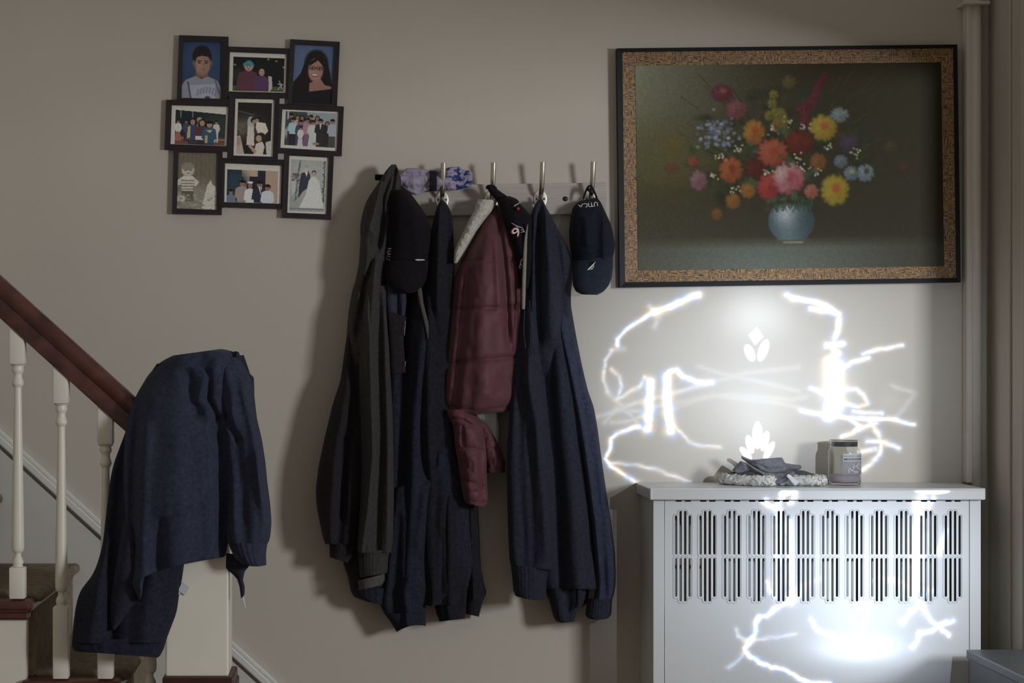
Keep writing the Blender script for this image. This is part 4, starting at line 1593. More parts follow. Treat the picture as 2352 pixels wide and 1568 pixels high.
bloom(390, 650, 50, (104, 94, 40), (112, 102, 44), (90, 84, 40), 40, op=0.35)
for cx_, cy_ in ((770, 690), (980, 575), (1180, 560), (1075, 520), (1320, 680), (655, 735), (620, 840), (930, 830), (1240, 840), (1160, 800), (750, 925), (1480, 720), (1130, 750)):
    for j in range(9):
        u_, v_ = CXY(cx_ + rs.normal(0, 20), cy_ + rs.normal(0, 14))
        cp.e(u_, v_, 0.0035, 0.006, random.choice([(190, 188, 170), (170, 166, 130), (150, 150, 120)]), rs.uniform(0, PI), 0.7, 0.8)
for cx_, cy_ in ((1200, 840), (850, 690), (1100, 980), (990, 1000), (1030, 600), (870, 880), (1060, 770)):
    for j in range(5):
        u_, v_ = CXY(cx_ + rs.normal(0, 24), cy_ + rs.normal(0, 16))
        cp.e(u_, v_, 0.012, 0.010, random.choice([(56, 76, 48), (70, 88, 56), (44, 62, 44)]), rs.uniform(0, PI), 0.8, 0.7)
# the vase
u_, v_ = CXY(1085, 1120)
vm = (((gx - u_) / (140 / 1850)) ** 2 + ((gy - v_) / (128 / 1225)) ** 2)
vt = CXY(0, 1010)[1]
vmask = np.clip((1.06 - vm) / 0.12, 0, 1) * np.clip((gy - vt) / 0.02, 0, 1)
vmask = np.maximum(vmask, np.clip((0.052 - np.abs(gx - u_)) / 0.01, 0, 1) * np.clip((gy - CXY(0, 1180)[1]) / 0.02, 0, 1) * np.clip((CXY(0, 1252)[1] - gy) / 0.01, 0, 1))
hl = np.exp(-((gx - CXY(1045, 0)[0]) / 0.035) ** 2 - ((gy - CXY(0, 1070)[1]) / 0.06) ** 2)
mid_ = np.exp(-((gx - CXY(1060, 0)[0]) / 0.06) ** 2)
vc = np.stack([40 + 44 * mid_ + 80 * hl, 58 + 46 * mid_ + 70 * hl, 66 + 46 * mid_ + 72 * hl], -1)
cp.a = cp.a * (1 - vmask[..., None]) + vc * vmask[..., None]
cp.line(CXY(990, 1240), CXY(1190, 1240), 0.008, (70, 62, 44), 0.7)
cp.line(CXY(1040, 1246), CXY(1150, 1246), 0.005, (150, 150, 130), 0.6)
for j in range(60):
    x, y = 1085 + rs.uniform(-130, 130), 1000 + rs.uniform(-25, 35)
    u_, v_ = CXY(x, y)
    cp.line((u_, v_), (u_ + rs.uniform(-0.012, 0.012), v_ + 0.025), 0.003, random.choice([(40, 62, 52), (52, 74, 60), (28, 44, 36)]), 0.7)
cp.grain(0.07, 150, 21)
cp.a = cp.a * 0.80 + bgc * 0.20
cp.sat = 0.95
picture_mesh('canvas', Q3, 0.019, cp, M['oil'], pa, 1.45)

# ================================================================== COAT RACK
ck = thing('coat_rack', P(1130, 458, 0.0), 'grey washed wooden wall rack with five brushed nickel hooks', 'coat rack')
obj('board', prism([(868, 426), (1394, 419), (1394, 491), (868, 497)], 0.0005, 0.018, 0.0015), M['rackwood'], ck, smooth=False)
for cxp, cyp in ((1298.5, 456.5),):
    c = P(cxp, cyp, 0.018)
    v, f = lathe([(0.0068, 0.0), (0.0066, 0.002), (0.0045, 0.0036), (0.001, 0.004)], 0, 0, 18)
    v = [(c[0] + a, c[1] + 0.0002 - z, c[2] + b) for a, b, z in v]
    obj('screw_cap', (v, f), M['black'], ck)
for hxp, hyp in ((902, 460), (1015, 459), (1129, 458), (1241, 457), (1356, 456)):
    q_ = SR(0.03)
    c = Vector(P(hxp, hyp, 0.018))
    pth = [(0.0, 0.004, -0.004), (0.0, 0.014, 0.004), (0.0, 0.026, 0.013), (0.0006, 0.036, 0.030), (0.0012, 0.044, 0.058), (0.0018, 0.050, 0.093)]
    if hxp == 902:
        pth = pth[:5]
    pth = smooth_path([(c.x + a, c.y - b, c.z + z) for a, b, z in pth], 6)
    nn = len(pth)
    rr = [0.0055 + 0.0013 * (i / nn) for i in range(nn)]
    low = smooth_path([(c.x, c.y - 0.004, c.z + 0.004), (c.x, c.y - 0.018, c.z - 0.006), (c.x, c.y - 0.032, c.z - 0.010), (c.x, c.y - 0.038, c.z + 0.004)], 5)
    hk = obj('hook', join(tube(pth, rr, 12, flat=(0.45, 1.0)), tube(low, 0.0046, 12, flat=(0.6, 1.0)),
                          box(c.x - 0.0042, c.x + 0.0042, c.y - 0.006, c.y, c.z - 0.020, c.z + 0.019, 0.002, 2)), M['nickel'], ck, sharp=50)
    v, f = lathe([(1.0, 0.0), (1.0, 0.6), (0.93, 0.95), (0.85, 1.0), (0.0, 1.0)], 0, 0, 32, cap=False)
    v = [(c.x + a * 0.0178, c.y - z * 0.0035, c.z + b * 0.0250) for a, b, z in v]
    obj('back_plate', (v, f), M['nickelpale'], hk, sharp=40)
    for sx_ in (-1, 1):
        v, f = lathe([(0.0031, 0.0), (0.0030, 0.0008), (0.0022, 0.0014), (0.0, 0.0015)], 0, 0, 14, cap=False)
        v = [(c.x + sx_ * 0.0105 + a, c.y - 0.0034 - z, c.z + b) for a, b, z in v]
        obj('screw', (v, f), M['screw'], hk)

# ================================================================== UMBRELLA
um = thing('folded_umbrella', P(990, 412, 0.045), 'folded lilac umbrella with dark blue print lying behind the hooks on the coat rack', 'umbrella')
rows = [(908, 400, 906, 428), (921, 400, 921, 425), (933, 386, 936, 440), (957, 386, 956, 449), (975, 389, 976, 439), (987, 392, 988, 437), (1002, 393, 1003, 437),
        (1012, 389, 1014, 437), (1022, 387, 1030, 437), (1037, 383, 1041, 437), (1055, 383, 1051, 436), (1064, 390, 1066, 433), (1079, 391, 1076, 430), (1086, 398, 1085, 424)]
obj('canopy', cloth(rows, 0.043, 0.018, nz=0.006, nsc=(14, 20), nu=26, nv=110, back=1.0, p=2.0, smooth=2, seed=4,
                    seams=[([(900, 395), (940, 402), (990, 400)], 4, -0.006), ([(930, 430), (960, 440), (985, 418), (1000, 402)], 5, -0.007),
                           ([(1005, 398), (1040, 412), (1085, 428)], 4, -0.007), ([(1020, 430), (1050, 425), (1085, 405)], 4, -0.005)]), M['umbrella'], um)
obj('strap', cloth([(987, 391, 987, 439), (1003, 392, 1003, 439)], 0.044, 0.022, nz=0, nu=20, nv=6, back=1.0, p=2.0, smooth=0), M['blacknavy'], um)
obj('handle', tube([P(861, 407, 0.045), P(863, 407, 0.045), P(878, 408, 0.045), P(912, 410, 0.045)], [0.006, 0.0078, 0.0082, 0.010], 16), M['capblack'], um)

# ================================================================== HANGING CLOTHES
# ---- dark navy jacket on the second hook (its hood tip shows on the hook)
jk = thing('dark_navy_jacket', P(1012, 470, 0.05), 'long black navy hooded jacket hanging from the second hook, behind the charcoal hoodie', 'jacket')
rows = [(1010, 462, 1022, 462), (1004, 472, 1030, 472), (1000, 486, 1037, 486), (995, 508, 1039, 508), (989, 531, 1041, 536), (984, 564, 1043, 564), (980, 610, 1043, 610), (975, 660, 1043, 660), (972, 720, 1043, 720), (976, 800, 1036, 800), (982, 880, 1030, 880)]
obj('hood', cloth(rows, [.05, .045, .04], [.035, .05, .075, .075, .055, .03], p=2.2, nz=.004, folds=[([(1030, 500), (1028, 700)], 7, -.010), ([(1008, 490), (1004, 700)], 8, .012)], nu=30, nv=70), M['blacknavy'], jk)
rows = [(900, 600, 1030, 600), (890, 650, 1045, 650), (884, 720, 1060, 720), (880, 850, 1080, 850), (876, 1000, 1080, 1000), (874, 1100, 1090, 1100), (872, 1200, 1100, 1200), (870, 1300, 1104, 1300), (870, 1350, 1080, 1350), (872, 1389, 1070, 1389)]
obj('body', cloth(rows, .030, [.02, .045, .07, .08, .085, .09, .09, .09, .085, .08], p=2.6, nz=.006, nsc=(24, 190),
                  folds=[([(958, 650), (975, 760), (960, 900), (930, 1380)], 12, .012), ([(930, 700), (925, 900), (915, 1380)], 14, -.016),
                         ([(1000, 800), (990, 1100), (975, 1380)], 16, -.014), ([(1008, 1058), (978, 1132), (960, 1250)], 10, .012)], nu=60), M['blueblk'], jk)
rows = [(985, 600, 1030, 600), (955, 680, 1040, 680), (940, 800, 1042, 800), (950, 950, 1040, 950), (965, 1060, 1028, 1060), (968, 1113, 1034, 1113), (964, 1170, 1050, 1170), (960, 1217, 1058, 1217), (962, 1260, 1070, 1260), (965, 1297, 1080, 1295), (975, 1350, 1074, 1348), (985, 1391, 1000, 1391)]
obj('front_panel', cloth(rows, .055, [.04, .06, .07, .075], p=2.4, nz=.005, nsc=(20, 160), folds=[([(1010, 1060), (1000, 1200), (1010, 1350)], 12, -.010), ([(990, 700), (985, 1050)], 14, .012)], nu=40), M['blacknavy'], jk)
rows = [(905, 1120, 950, 1110), (895, 1200, 962, 1200), (885, 1290, 978, 1290), (876, 1350, 983, 1350), (872, 1389, 979, 1389), (884, 1411, 978, 1406)]
sv = obj('sleeve', cloth(rows, .075, [.03, .045, .05, .05, .05, .045], p=2.2, nz=.005, folds=[([(940, 1330), (930, 1360), (938, 1411)], 8, .010), ([(915, 1200), (905, 1400)], 12, -.010)], nu=34, nv=80), M['blueblk'], jk)
obj('cuff', cloth([(884, 1410, 978, 1405), (899, 1431, 978, 1418), (911, 1451, 978, 1437)], .078, .042, p=2.2, nz=.001, rib=(22, .0012), folds=[([(934, 1400), (936, 1450)], 8, .010)], nu=50, nv=24, smooth=1, sag=-7), M['blueblk'], sv)
rows = [(1015, 1130, 1062, 1130), (1010, 1200, 1072, 1200), (1004, 1300, 1076, 1300), (1000, 1360, 1073, 1360), (998, 1391, 1071, 1388)]
sv = obj('sleeve', cloth(rows, .060, [.045, .06, .06, .055, .05], p=2.2, nz=.005, folds=[([(1030, 1150), (1035, 1390)], 10, .010), ([(1056, 1200), (1058, 1390)], 9, -.010)], nu=34, nv=80), M['blacknavy'], jk)
obj('cuff', cloth([(998, 1390, 1071, 1387), (1003, 1411, 1070, 1404), (1009, 1427, 1068, 1420)], .062, .045, p=2.2, nz=.001, rib=(20, .0012), folds=[([(1030, 1390), (1035, 1426)], 8, .006)], nu=50, nv=20, smooth=1), M['blacknavy'], sv)
rows = [(1050, 1050, 1092, 1050), (1058, 1150, 1098, 1165), (1062, 1222, 1099, 1222), (1066, 1272, 1103, 1272), (1070, 1307, 1105, 1307), (1072, 1346, 1113, 1346), (1071, 1375, 1118, 1361), (1070, 1380, 1110, 1377)]
sv = obj('sleeve', cloth(rows, .030, .045, p=2.2, nz=.005, folds=[([(1080, 1100), (1088, 1380)], 9, .008)], nu=30, nv=80, smooth=2), M['blacknavy'], jk)
obj('cuff', cloth([(1069, 1376, 1110, 1375), (1069, 1395, 1105, 1396), (1070, 1409, 1100, 1416)], .031, .040, p=2.2, nz=.001, rib=(14, .0012), nu=40, nv=20, smooth=1), M['blacknavy'], sv)
obj('zip_tape', cloth([(960, 618, 965, 618), (956, 645, 964, 645), (957, 665, 969, 665), (963, 695, 972, 695), (969, 720, 979, 722), (975, 745, 985, 745), (979, 765, 985, 765), (982, 779, 984, 779)], .128, .004, nz=.001, nu=8, nv=50), M['olive'], jk)
obj('inner_lining', cloth([(888, 640, 930, 655), (888, 690, 934, 690), (890, 720, 930, 726)], .105, .012, nz=.004, nsc=(8, 60), folds=[([(912, 650), (913, 720)], 5, -.010)], nu=24, nv=30), M['bluelin'], jk)
obj('pocket_flap', cloth([(889, 712, 934, 728), (892, 740, 931, 742), (894, 768, 926, 775), (896, 830, 930, 830), (898, 860, 932, 855)], .108, .010, nz=.003, nu=24, nv=30), M['chard'], jk)
for y0_, y1_, xx in ((737, 770, 931), (829, 842, 932)):
    obj('stitching', tube([P(xx, y0_, .1215), P(xx - 1, (y0_ + y1_) / 2, .122), P(xx - 2, y1_, .1215)], .0006, 6), M['offwhite'], jk)

# ---- charcoal hoodie on the first hook
gh = thing('charcoal_hoodie', P(902, 400, 0.05), 'charcoal hoodie with long sleeves, leftmost of the clothes on the coat rack', 'hoodie')
rows = [(850, 620, 878, 620), (826, 680, 884, 690), (806, 760, 888, 760), (792, 874, 900, 874), (774, 1000, 904, 1000), (770, 1148, 905, 1148), (780, 1250, 905, 1250), (790, 1304, 904, 1304), (799, 1317, 900, 1320), (803, 1345, 890, 1350)]
bd_ = obj('body', cloth(rows, .035, [.02, .04, .07, .085, .085, .085, .08, .08, .075], p=2.6, nz=.006, folds=[([(850, 800), (845, 1300)], 14, -.012)], nu=50, nv=110), M['chard'], gh)
obj('hem_band', cloth([(803, 1344, 900, 1352), (806, 1358, 897, 1368), (814, 1371, 893, 1380), (842, 1381, 885, 1390)], .037, .075, p=2.4, nz=.001, rib=(26, .001), nu=50, nv=20, smooth=1), M['blueblk'], bd_)
rows = [(822, 680, 836, 684), (806, 720, 846, 720), (799, 755, 850, 755), (788, 830, 842, 830), (782, 874, 838, 874), (765, 924, 836, 924), (747, 998, 834, 998), (732, 1068, 834, 1068), (725, 1123, 834, 1123), (727, 1162, 832, 1162), (742, 1237, 826, 1237), (747, 1249, 822, 1252)]
sl = obj('sleeve', cloth(rows, [.05, .06, .07, .08, .085, .085, .08], [.05, .06, .06, .06], p=2.2, nz=.005, nsc=(22, 170),
                         folds=[([(820, 720), (812, 900), (795, 1020), (775, 1240)], 14, -.016), ([(800, 900), (770, 1050), (760, 1240)], 14, .012), ([(790, 1010), (785, 1180)], 8, -.012)], nu=40), M['chard'], gh)
obj('cuff', cloth([(756, 1246, 826, 1250), (757, 1264, 822, 1272), (757, 1279, 800, 1293)], .083, .05, p=2.2, nz=.001, rib=(18, .0012), nu=40, nv=20, smooth=1), M['chard'], sl)
rows = [(899, 378, 909, 377), (889, 388, 914, 386), (880, 401, 918, 398), (869, 420, 922, 412), (858, 436, 921, 428), (848, 450, 915, 444), (838, 470, 906, 461), (831, 497, 899, 480), (827, 520, 897, 508), (828, 548, 896, 542),
        (826, 578, 892, 573), (824, 609, 889, 604), (816, 646, 887, 649), (808, 671, 887, 680), (801, 713, 887, 712), (797, 755, 890, 755), (798, 800, 893, 800), (802, 860, 894, 860), (808, 930, 890, 930)]
obj('hood', cloth(rows, [.065, .055, .05, .045, .05, .06], [.02, .04, .06, .08, .085, .085, .085, .08, .05, .03], p=2.2, nz=.007, nsc=(20, 120),
                  folds=[([(900, 395), (880, 450), (870, 560)], 7, -.014), ([(908, 390), (902, 430), (893, 470)], 5, -.012), ([(893, 385), (872, 440), (850, 520)], 8, .010), ([(884, 390), (878, 430)], 4, -.008),
                         ([(880, 520), (862, 580), (838, 660), (822, 760)], 8, -.016), ([(860, 600), (850, 800)], 12, .012), ([(840, 480), (838, 620)], 9, .008)], nu=50, nv=140, smooth=3), M['char'], gh)
rows = [(842, 660, 887, 655), (832, 720, 888, 720), (826, 800, 894, 800), (824, 864, 897, 864), (826, 934, 901, 934), (828, 1000, 903, 1000), (830, 1048, 904, 1048), (828, 1148, 905, 1148), (824, 1210, 903, 1210), (820, 1247, 902, 1247), (822, 1270, 898, 1269)]
sl = obj('sleeve', cloth(rows, [.10, .10, .105, .11, .11, .11, .11], [.03, .055, .06, .06, .06], p=2.6, nz=.003, nsc=(22, 200),
                         folds=[([(845, 720), (849, 765), (852, 860), (854, 924), (857, 1048), (844, 1177), (830, 1262)], 10, 5, .018), ([(868, 720), (872, 1000), (866, 1250)], 11, -.016), ([(888, 760), (894, 1000), (892, 1240)], 7, .008)], nu=46), M['char'], gh)
obj('cuff', cloth([(823, 1266, 896, 1262), (824, 1290, 892, 1280), (826, 1318, 890, 1310), (828, 1326, 888, 1316)], .112, .052, p=2.2, nz=.001, rib=(20, .0012), nu=44, nv=30, smooth=1), M['char'], sl)
obj('cuff_lining', cloth([(822, 1333, 884, 1317), (823, 1344, 884, 1332), (824, 1356, 878, 1343)], .112, .040, p=2.2, nz=.001, rib=(20, .0008), nu=30, nv=14, smooth=1), M['greyband'], sl)

# ---- black cap behind the charcoal hoodie
kc = thing('baseball_hat', P(935, 440, 0.09), 'black cap with white lettering on its edge, hung beside the hood of the charcoal hoodie', 'cap')
rows = [(905, 436, 936, 436), (900, 449, 948, 450), (898, 470, 964, 472), (896, 491, 977, 491), (893, 519, 990, 519), (890, 550, 990, 550), (887, 580, 987, 580), (885, 602, 984, 600)]
cr_ = obj('crown', cloth(rows, .075, [.03, .045, .06, .068, .07, .07, .066, .06], p=2.2, nz=.002, folds=[([(950, 470), (962, 600)], 10, .004)], nu=40, nv=70), M['capblack'], kc)
rows = [(884, 599, 985, 597), (884, 625, 983, 624), (885, 642, 978, 645), (892, 655, 968, 662), (910, 666, 955, 670), (926, 671, 942, 673)]
obj('brim', cloth(rows, [.095, .11, .12], [.045, .05, .05, .04], p=2.0, nz=.001, nu=36, nv=40, back=0.1, smooth=2), M['capblack'], kc)
obj('emblem', prism([(952, 596.5), (958, 594.8), (976, 595.5), (975, 597.5), (960, 598.6)], .140, .1505), M['offwhite'], kc, smooth=False)
mk_text('lettering', 'NAUTICA', 891.5, 596, .150, 9.5, M['white'], kc, rot=-PI / 2 - 0.10, sx=1.0, bulge=(937, 50, .077, .070))

# ---- maroon puffer on the third hook
mp_ = thing('maroon_puffer_jacket', P(1130, 458, 0.06), 'maroon quilted puffer jacket with cream fleece collar hanging from the middle hook', 'jacket')
rows = [(1128, 470, 1150, 472), (1112, 496, 1168, 500), (1094, 535, 1184, 540), (1076, 566, 1194, 575), (1058, 600, 1201, 615), (1043, 642, 1206, 660), (1037, 700, 1208, 710), (1030, 760, 1208, 770), (1024, 820, 1205, 825),
        (1018, 880, 1200, 880), (1016, 920, 1198, 915), (1024, 945, 1180, 943), (1060, 955, 1170, 944)]
obj('body', cloth(rows, [.04, .045, .05, .055, .06, .065, .07], [.03, .055, .08, .095, .105, .11, .11, .11, .11, .105, .10, .09, .07], p=2.1, nz=.004, nsc=(22, 60), quilt=(.0022, 26, 20),
                  seams=[([(1030, 712), (1100, 708), (1210, 704)], 6, -.011), ([(1020, 838), (1048, 834), (1110, 826), (1210, 818)], 6, -.014), ([(1020, 600), (1210, 596)], 6, -.008), ([(1010, 930), (1100, 944), (1200, 930)], 4, -.008)],
                  folds=[([(1148, 520), (1160, 620), (1168, 760)], 7, -.016), ([(1120, 560), (1110, 760), (1115, 900)], 26, .012), ([(1075, 620), (1060, 760), (1045, 930)], 10, -.014), ([(1140, 560), (1146, 700)], 8, .008)], nu=60, nv=150), M['maroon'], mp_)
rows = [(1097, 457, 1143, 459), (1092, 470, 1138, 471), (1090, 482, 1131, 483), (1077, 505, 1112, 506), (1063, 534, 1092, 534), (1050, 560, 1077, 560), (1043, 580, 1064, 582), (1042, 604, 1050, 604)]
obj('fleece_collar', cloth(rows, [.075, .085, .09, .095, .10], [.03, .032, .028, .024, .02], p=2.2, nz=.002, nsc=(6, 6), quilt=(.0012, 3, 3), nu=30, nv=80, smooth=3, back=1.0), M['sherpa'], mp_)
rows = [(1090, 950, 1142, 942), (1096, 962, 1146, 962), (1108, 975, 1147, 976), (1122, 995, 1147, 996), (1135, 1012, 1146, 1013), (1142, 1020, 1145, 1022)]
obj('lining', cloth(rows, .045, .015, nz=.002, nsc=(8, 10), nu=20, nv=30), M['lining'], mp_)
rows = [(1060, 945, 1092, 954), (1080, 958, 1106, 966), (1095, 975, 1123, 979), (1104, 1000, 1134, 1000), (1108, 1020, 1145, 1020), (1112, 1049, 1156, 1049), (1116, 1060, 1161, 1060), (1117, 1086, 1160, 1085)]
obj('hem_edge', cloth(rows, .075, .035, p=2.2, nz=.004, nsc=(12, 20), nu=28, nv=60, quilt=(.002, 12, 12), seams=[([(1100, 1040), (1165, 1020)], 4, -.006)]), M['maroon'], mp_)
rows = [(1026, 940, 1070, 940), (1029, 955, 1092, 958), (1040, 975, 1108, 978), (1043, 995, 1112, 998), (1045, 1024, 1116, 1024), (1050, 1051, 1118, 1051), (1055, 1084, 1118, 1084), (1060, 1118, 1119, 1115), (1064, 1140, 1121, 1138), (1068, 1153, 1120, 1157), (1076, 1158, 1114, 1164)]
obj('sleeve', cloth(rows, .115, [.03, .045, .05, .055, .055, .055, .055, .05, .05, .04], p=2.0, nz=.004, nsc=(14, 24), quilt=(.002, 18, 14),
                    seams=[([(1040, 1030), (1080, 1029), (1125, 1036)], 3.6, -.009), ([(1050, 1100), (1085, 1108), (1125, 1122)], 3.6, -.009), ([(1020, 962), (1060, 962), (1100, 985), (1120, 1010)], 4, -.010), ([(1050, 1148), (1125, 1156)], 3, -.006)],
                    folds=[([(1062, 980), (1064, 1020)], 4, -.006), ([(1106, 1040), (1108, 1150)], 8, -.008)], nu=40, nv=110, smooth=2), M['maroon'], mp_)

# ---- racing cap on the same hook
rk = thing('baseball_hat', P(1150, 460, 0.09), 'black racing cap with white red-edged numeral above the maroon jacket', 'cap')
obj('strap', join(cloth([(1118, 431, 1128, 426), (1124, 442, 1138, 431), (1138, 458, 1150, 440), (1152, 470, 1168, 452), (1166, 480, 1180, 462)], .080, .022, nz=.002, nu=16, nv=40, p=2.0, smooth=2),
                  tube(smooth_path([P(1119, 431, .085), P(1123, 428, .092), P(1133, 429, .090), P(1139, 434, .086)], 5), .0045, 10)), M['capblack'], rk)
rows = [(1138, 458, 1170, 450), (1142, 464, 1189, 457), (1146, 474, 1194, 467), (1149, 486, 1205, 478), (1152, 502, 1219, 494), (1160, 520, 1222, 512), (1168, 540, 1222, 540), (1176, 560, 1222, 566), (1186, 592, 1222, 596), (1194, 625, 1220, 628), (1200, 660, 1214, 662)]
obj('crown', cloth(rows, [.095, .10, .105, .11], [.03, .035, .04, .042, .04, .035], p=2.2, nz=.002, folds=[([(1180, 470), (1190, 560)], 8, .003)], nu=36, nv=80, smooth=2), M['capblack'], rk)
mk_text('numeral_outline', '9', 1186.5, 534, .1485, 24, M['red'], rk, rot=0.72, sx=1.45)
mk_text('numeral', '9', 1186.5, 534, .1495, 19.5, M['white'], rk, rot=0.72, sx=1.35)
obj('emblem', join(tube([P(1175, 512, .149), P(1186, 518.5, .150), P(1199, 523, .150)], .0010, 6), tube([P(1196, 529, .150), P(1201, 527, .150)], .0009, 6),
                   tube([P(1196, 534, .150), P(1204, 531, .150)], .0009, 6), tube([P(1200, 523, .150), P(1205, 534, .150)], .0008, 6), tube([P(1186, 519, .150), P(1192, 527, .150)], .0008, 6)), M['offwhite'], rk)
obj('small_marks', join(*[tube([P(1181 + i * 2.7, 473.2 - i * 1.35, .1462), P(1182.2 + i * 2.7, 470.4 - i * 1.35, .1466)], .0007, 5) for i in range(5)],
                        tube([P(1181, 474.2, .1462), P(1193, 466.5, .1462)], .0005, 5)), M['white'], rk)
obj('red_mark', prism([(1187, 478), (1192, 475.5), (1194, 480), (1191, 483)], .140, .1485), M['red'], rk, smooth=False)
obj('side_emblem', join(tube(smooth_path([P(1199.5, 594, .1500), P(1195.5, 602, .1505), P(1197.5, 611, .150)], 4), .0010, 6)), M['orange'], rk)
obj('side_emblem', join(tube(smooth_path([P(1195, 604, .1505), P(1191.8, 616, .1495)], 4), .0012, 6), tube([P(1196, 612, .150), P(1194, 618, .1495)], .0008, 6)), M['teal'], rk)

# ---- navy hoodie on the fourth hook
nh = thing('navy_hoodie', P(1243, 462, 0.05), 'navy blue hoodie hanging from the fourth hook, right of the maroon jacket', 'hoodie')
rows = [(1222, 620, 1290, 620), (1208, 690, 1304, 690), (1200, 760, 1316, 760), (1192, 850, 1336, 850), (1186, 950, 1360, 950), (1186, 1048, 1381, 1048), (1190, 1138, 1394, 1138), (1196, 1197, 1404, 1197), (1206, 1272, 1412, 1272), (1222, 1330, 1413, 1330), (1236, 1352, 1412, 1353)]
bd_ = obj('body', cloth(rows, .035, [.03, .06, .08, .10, .105, .11, .115, .115, .11, .105, .10], p=2.4, nz=.005, nsc=(26, 220),
                        folds=[([(1250, 760), (1262, 900), (1278, 1100), (1290, 1350)], 14, -.018), ([(1280, 760), (1300, 950), (1318, 1150), (1330, 1350)], 22, .014), ([(1342, 900), (1356, 1123), (1372, 1300)], 9, -.018)], nu=60), M['navyd'], nh)
rows = [(1252, 1350, 1352, 1351), (1256, 1368, 1352, 1364), (1262, 1380, 1350, 1384), (1268, 1405, 1338, 1392), (1272, 1418, 1326, 1398), (1278, 1427, 1321, 1410), (1290, 1430, 1318, 1427)]
obj('hem_band', cloth(rows, .06, .06, p=2.2, nz=.002, rib=(26, .001), nu=50, nv=40, smooth=2, folds=[([(1300, 1350), (1306, 1425)], 10, -.012), ([(1332, 1350), (1330, 1400)], 8, .012)]), M['navyd'], bd_)
rows = [(1236, 459, 1247, 459), (1229, 469, 1251, 469), (1222, 484, 1260, 486), (1216, 505, 1270, 503), (1213, 524, 1280, 524), (1211, 556, 1297, 553), (1209, 584, 1310, 584), (1208, 612, 1314, 612), (1207, 643, 1314, 643), (1204, 680, 1311, 672), (1201, 720, 1312, 712), (1202, 775, 1316, 775), (1206, 850, 1318, 850), (1214, 930, 1310, 930)]
obj('hood', cloth(rows, [.06, .055, .05, .05], [.03, .05, .07, .09, .10, .105, .10, .085, .06, .03], p=2.1, nz=.004, nsc=(18, 150),
                  folds=[([(1243, 480), (1236, 560), (1238, 760)], 9, -.016), ([(1252, 490), (1262, 600), (1268, 760)], 12, .012), ([(1276, 530), (1290, 640), (1296, 760)], 8, -.012), ([(1226, 520), (1222, 700)], 7, .010)], nu=46, nv=110), M['navyd'], nh)
rows = [(1208, 600, 1216, 600), (1203, 650, 1226, 650), (1199, 712, 1236, 712), (1184, 790, 1242, 790), (1177, 850, 1246, 850), (1174, 899, 1250, 899), (1170, 949, 1254, 949), (1165, 1023, 1260, 1023), (1164, 1085, 1264, 1085), (1165, 1148, 1268, 1148), (1167, 1220, 1272, 1220), (1170, 1287, 1273, 1287), (1174, 1300, 1273, 1310)]
sl = obj('sleeve', cloth(rows, [.08, .09, .10, .11, .115, .115, .115, .11, .11], [.02, .04, .055, .06, .065, .065, .06], p=2.4, nz=.004, nsc=(22, 200),
                         folds=[([(1220, 760), (1212, 864), (1235, 978), (1250, 1147), (1256, 1247)], 12, .014), ([(1196, 850), (1195, 1050), (1205, 1290)], 14, -.012), ([(1215, 1000), (1225, 1280)], 10, -.008)], nu=46), M['navyd'], nh)
obj('cuff', cloth([(1173, 1296, 1262, 1306), (1176, 1322, 1258, 1326), (1179, 1355, 1254, 1360), (1184, 1368, 1253, 1377)], .108, .058, p=2.2, nz=.001, rib=(24, .0013), nu=50, nv=30, smooth=1, sag=4), M['navyd'], sl)
rows = [(1282, 660, 1306, 662), (1268, 700, 1311, 700), (1272, 775, 1324, 775), (1284, 840, 1338, 845), (1300, 899, 1351, 899), (1312, 940, 1364, 934), (1322, 1000, 1373, 985), (1334, 1048, 1381, 1048), (1348, 1138, 1394, 1138), (1356, 1197, 1404, 1197), (1364, 1272, 1413, 1272), (1368, 1331, 1415, 1331), (1366, 1366, 1411, 1366), (1362, 1378, 1406, 1376)]
sl = obj('sleeve', cloth(rows, [.06, .07, .075, .08, .08], [.03, .055, .07, .075, .07, .065], p=2.2, nz=.004, nsc=(22, 180),
                         folds=[([(1290, 760), (1317, 874), (1336, 978), (1356, 1123), (1369, 1247)], 6, 12, .012), ([(1325, 860), (1352, 1000), (1382, 1200), (1390, 1360)], 10, -.010), ([(1320, 790), (1340, 850)], 8, .008)], nu=46), M['navy'], nh)
obj('cuff', cloth([(1350, 1374, 1406, 1374), (1347, 1392, 1405, 1394), (1344, 1411, 1404, 1411), (1350, 1419, 1398, 1419)], .08, .055, p=2.2, nz=.001, rib=(20, .0013), nu=44, nv=26, smooth=1, sag=4), M['navyd'], sl)
rows = [(1211, 516, 1213, 514), (1204, 545, 1211, 545), (1201, 590, 1210, 590), (1199, 640, 1208, 640), (1198, 690, 1207, 690), (1198, 710, 1206, 710)]
obj('zip_tape', cloth(rows, [.145, .148, .15], .006, nz=.0006, nu=10, nv=50), M['zipband'], nh)
dr = obj('drawstring', tube(smooth_path([P(1216, 690, .150), P(1219, 720, .160), P(1222, 760, .172), P(1224, 792, .182)], 6), .0016, 8), M['navy'], nh)
obj('aglet', tube([P(1224, 794, .1825), P(1229, 815, .184)], .0016, 8), M['navyd'], dr)
obj('drawstring', tube(smooth_path([P(1205, 712, .158), P(1203, 760, .170), P(1207, 800, .178)], 6), .0014, 8), M['navy'], nh)

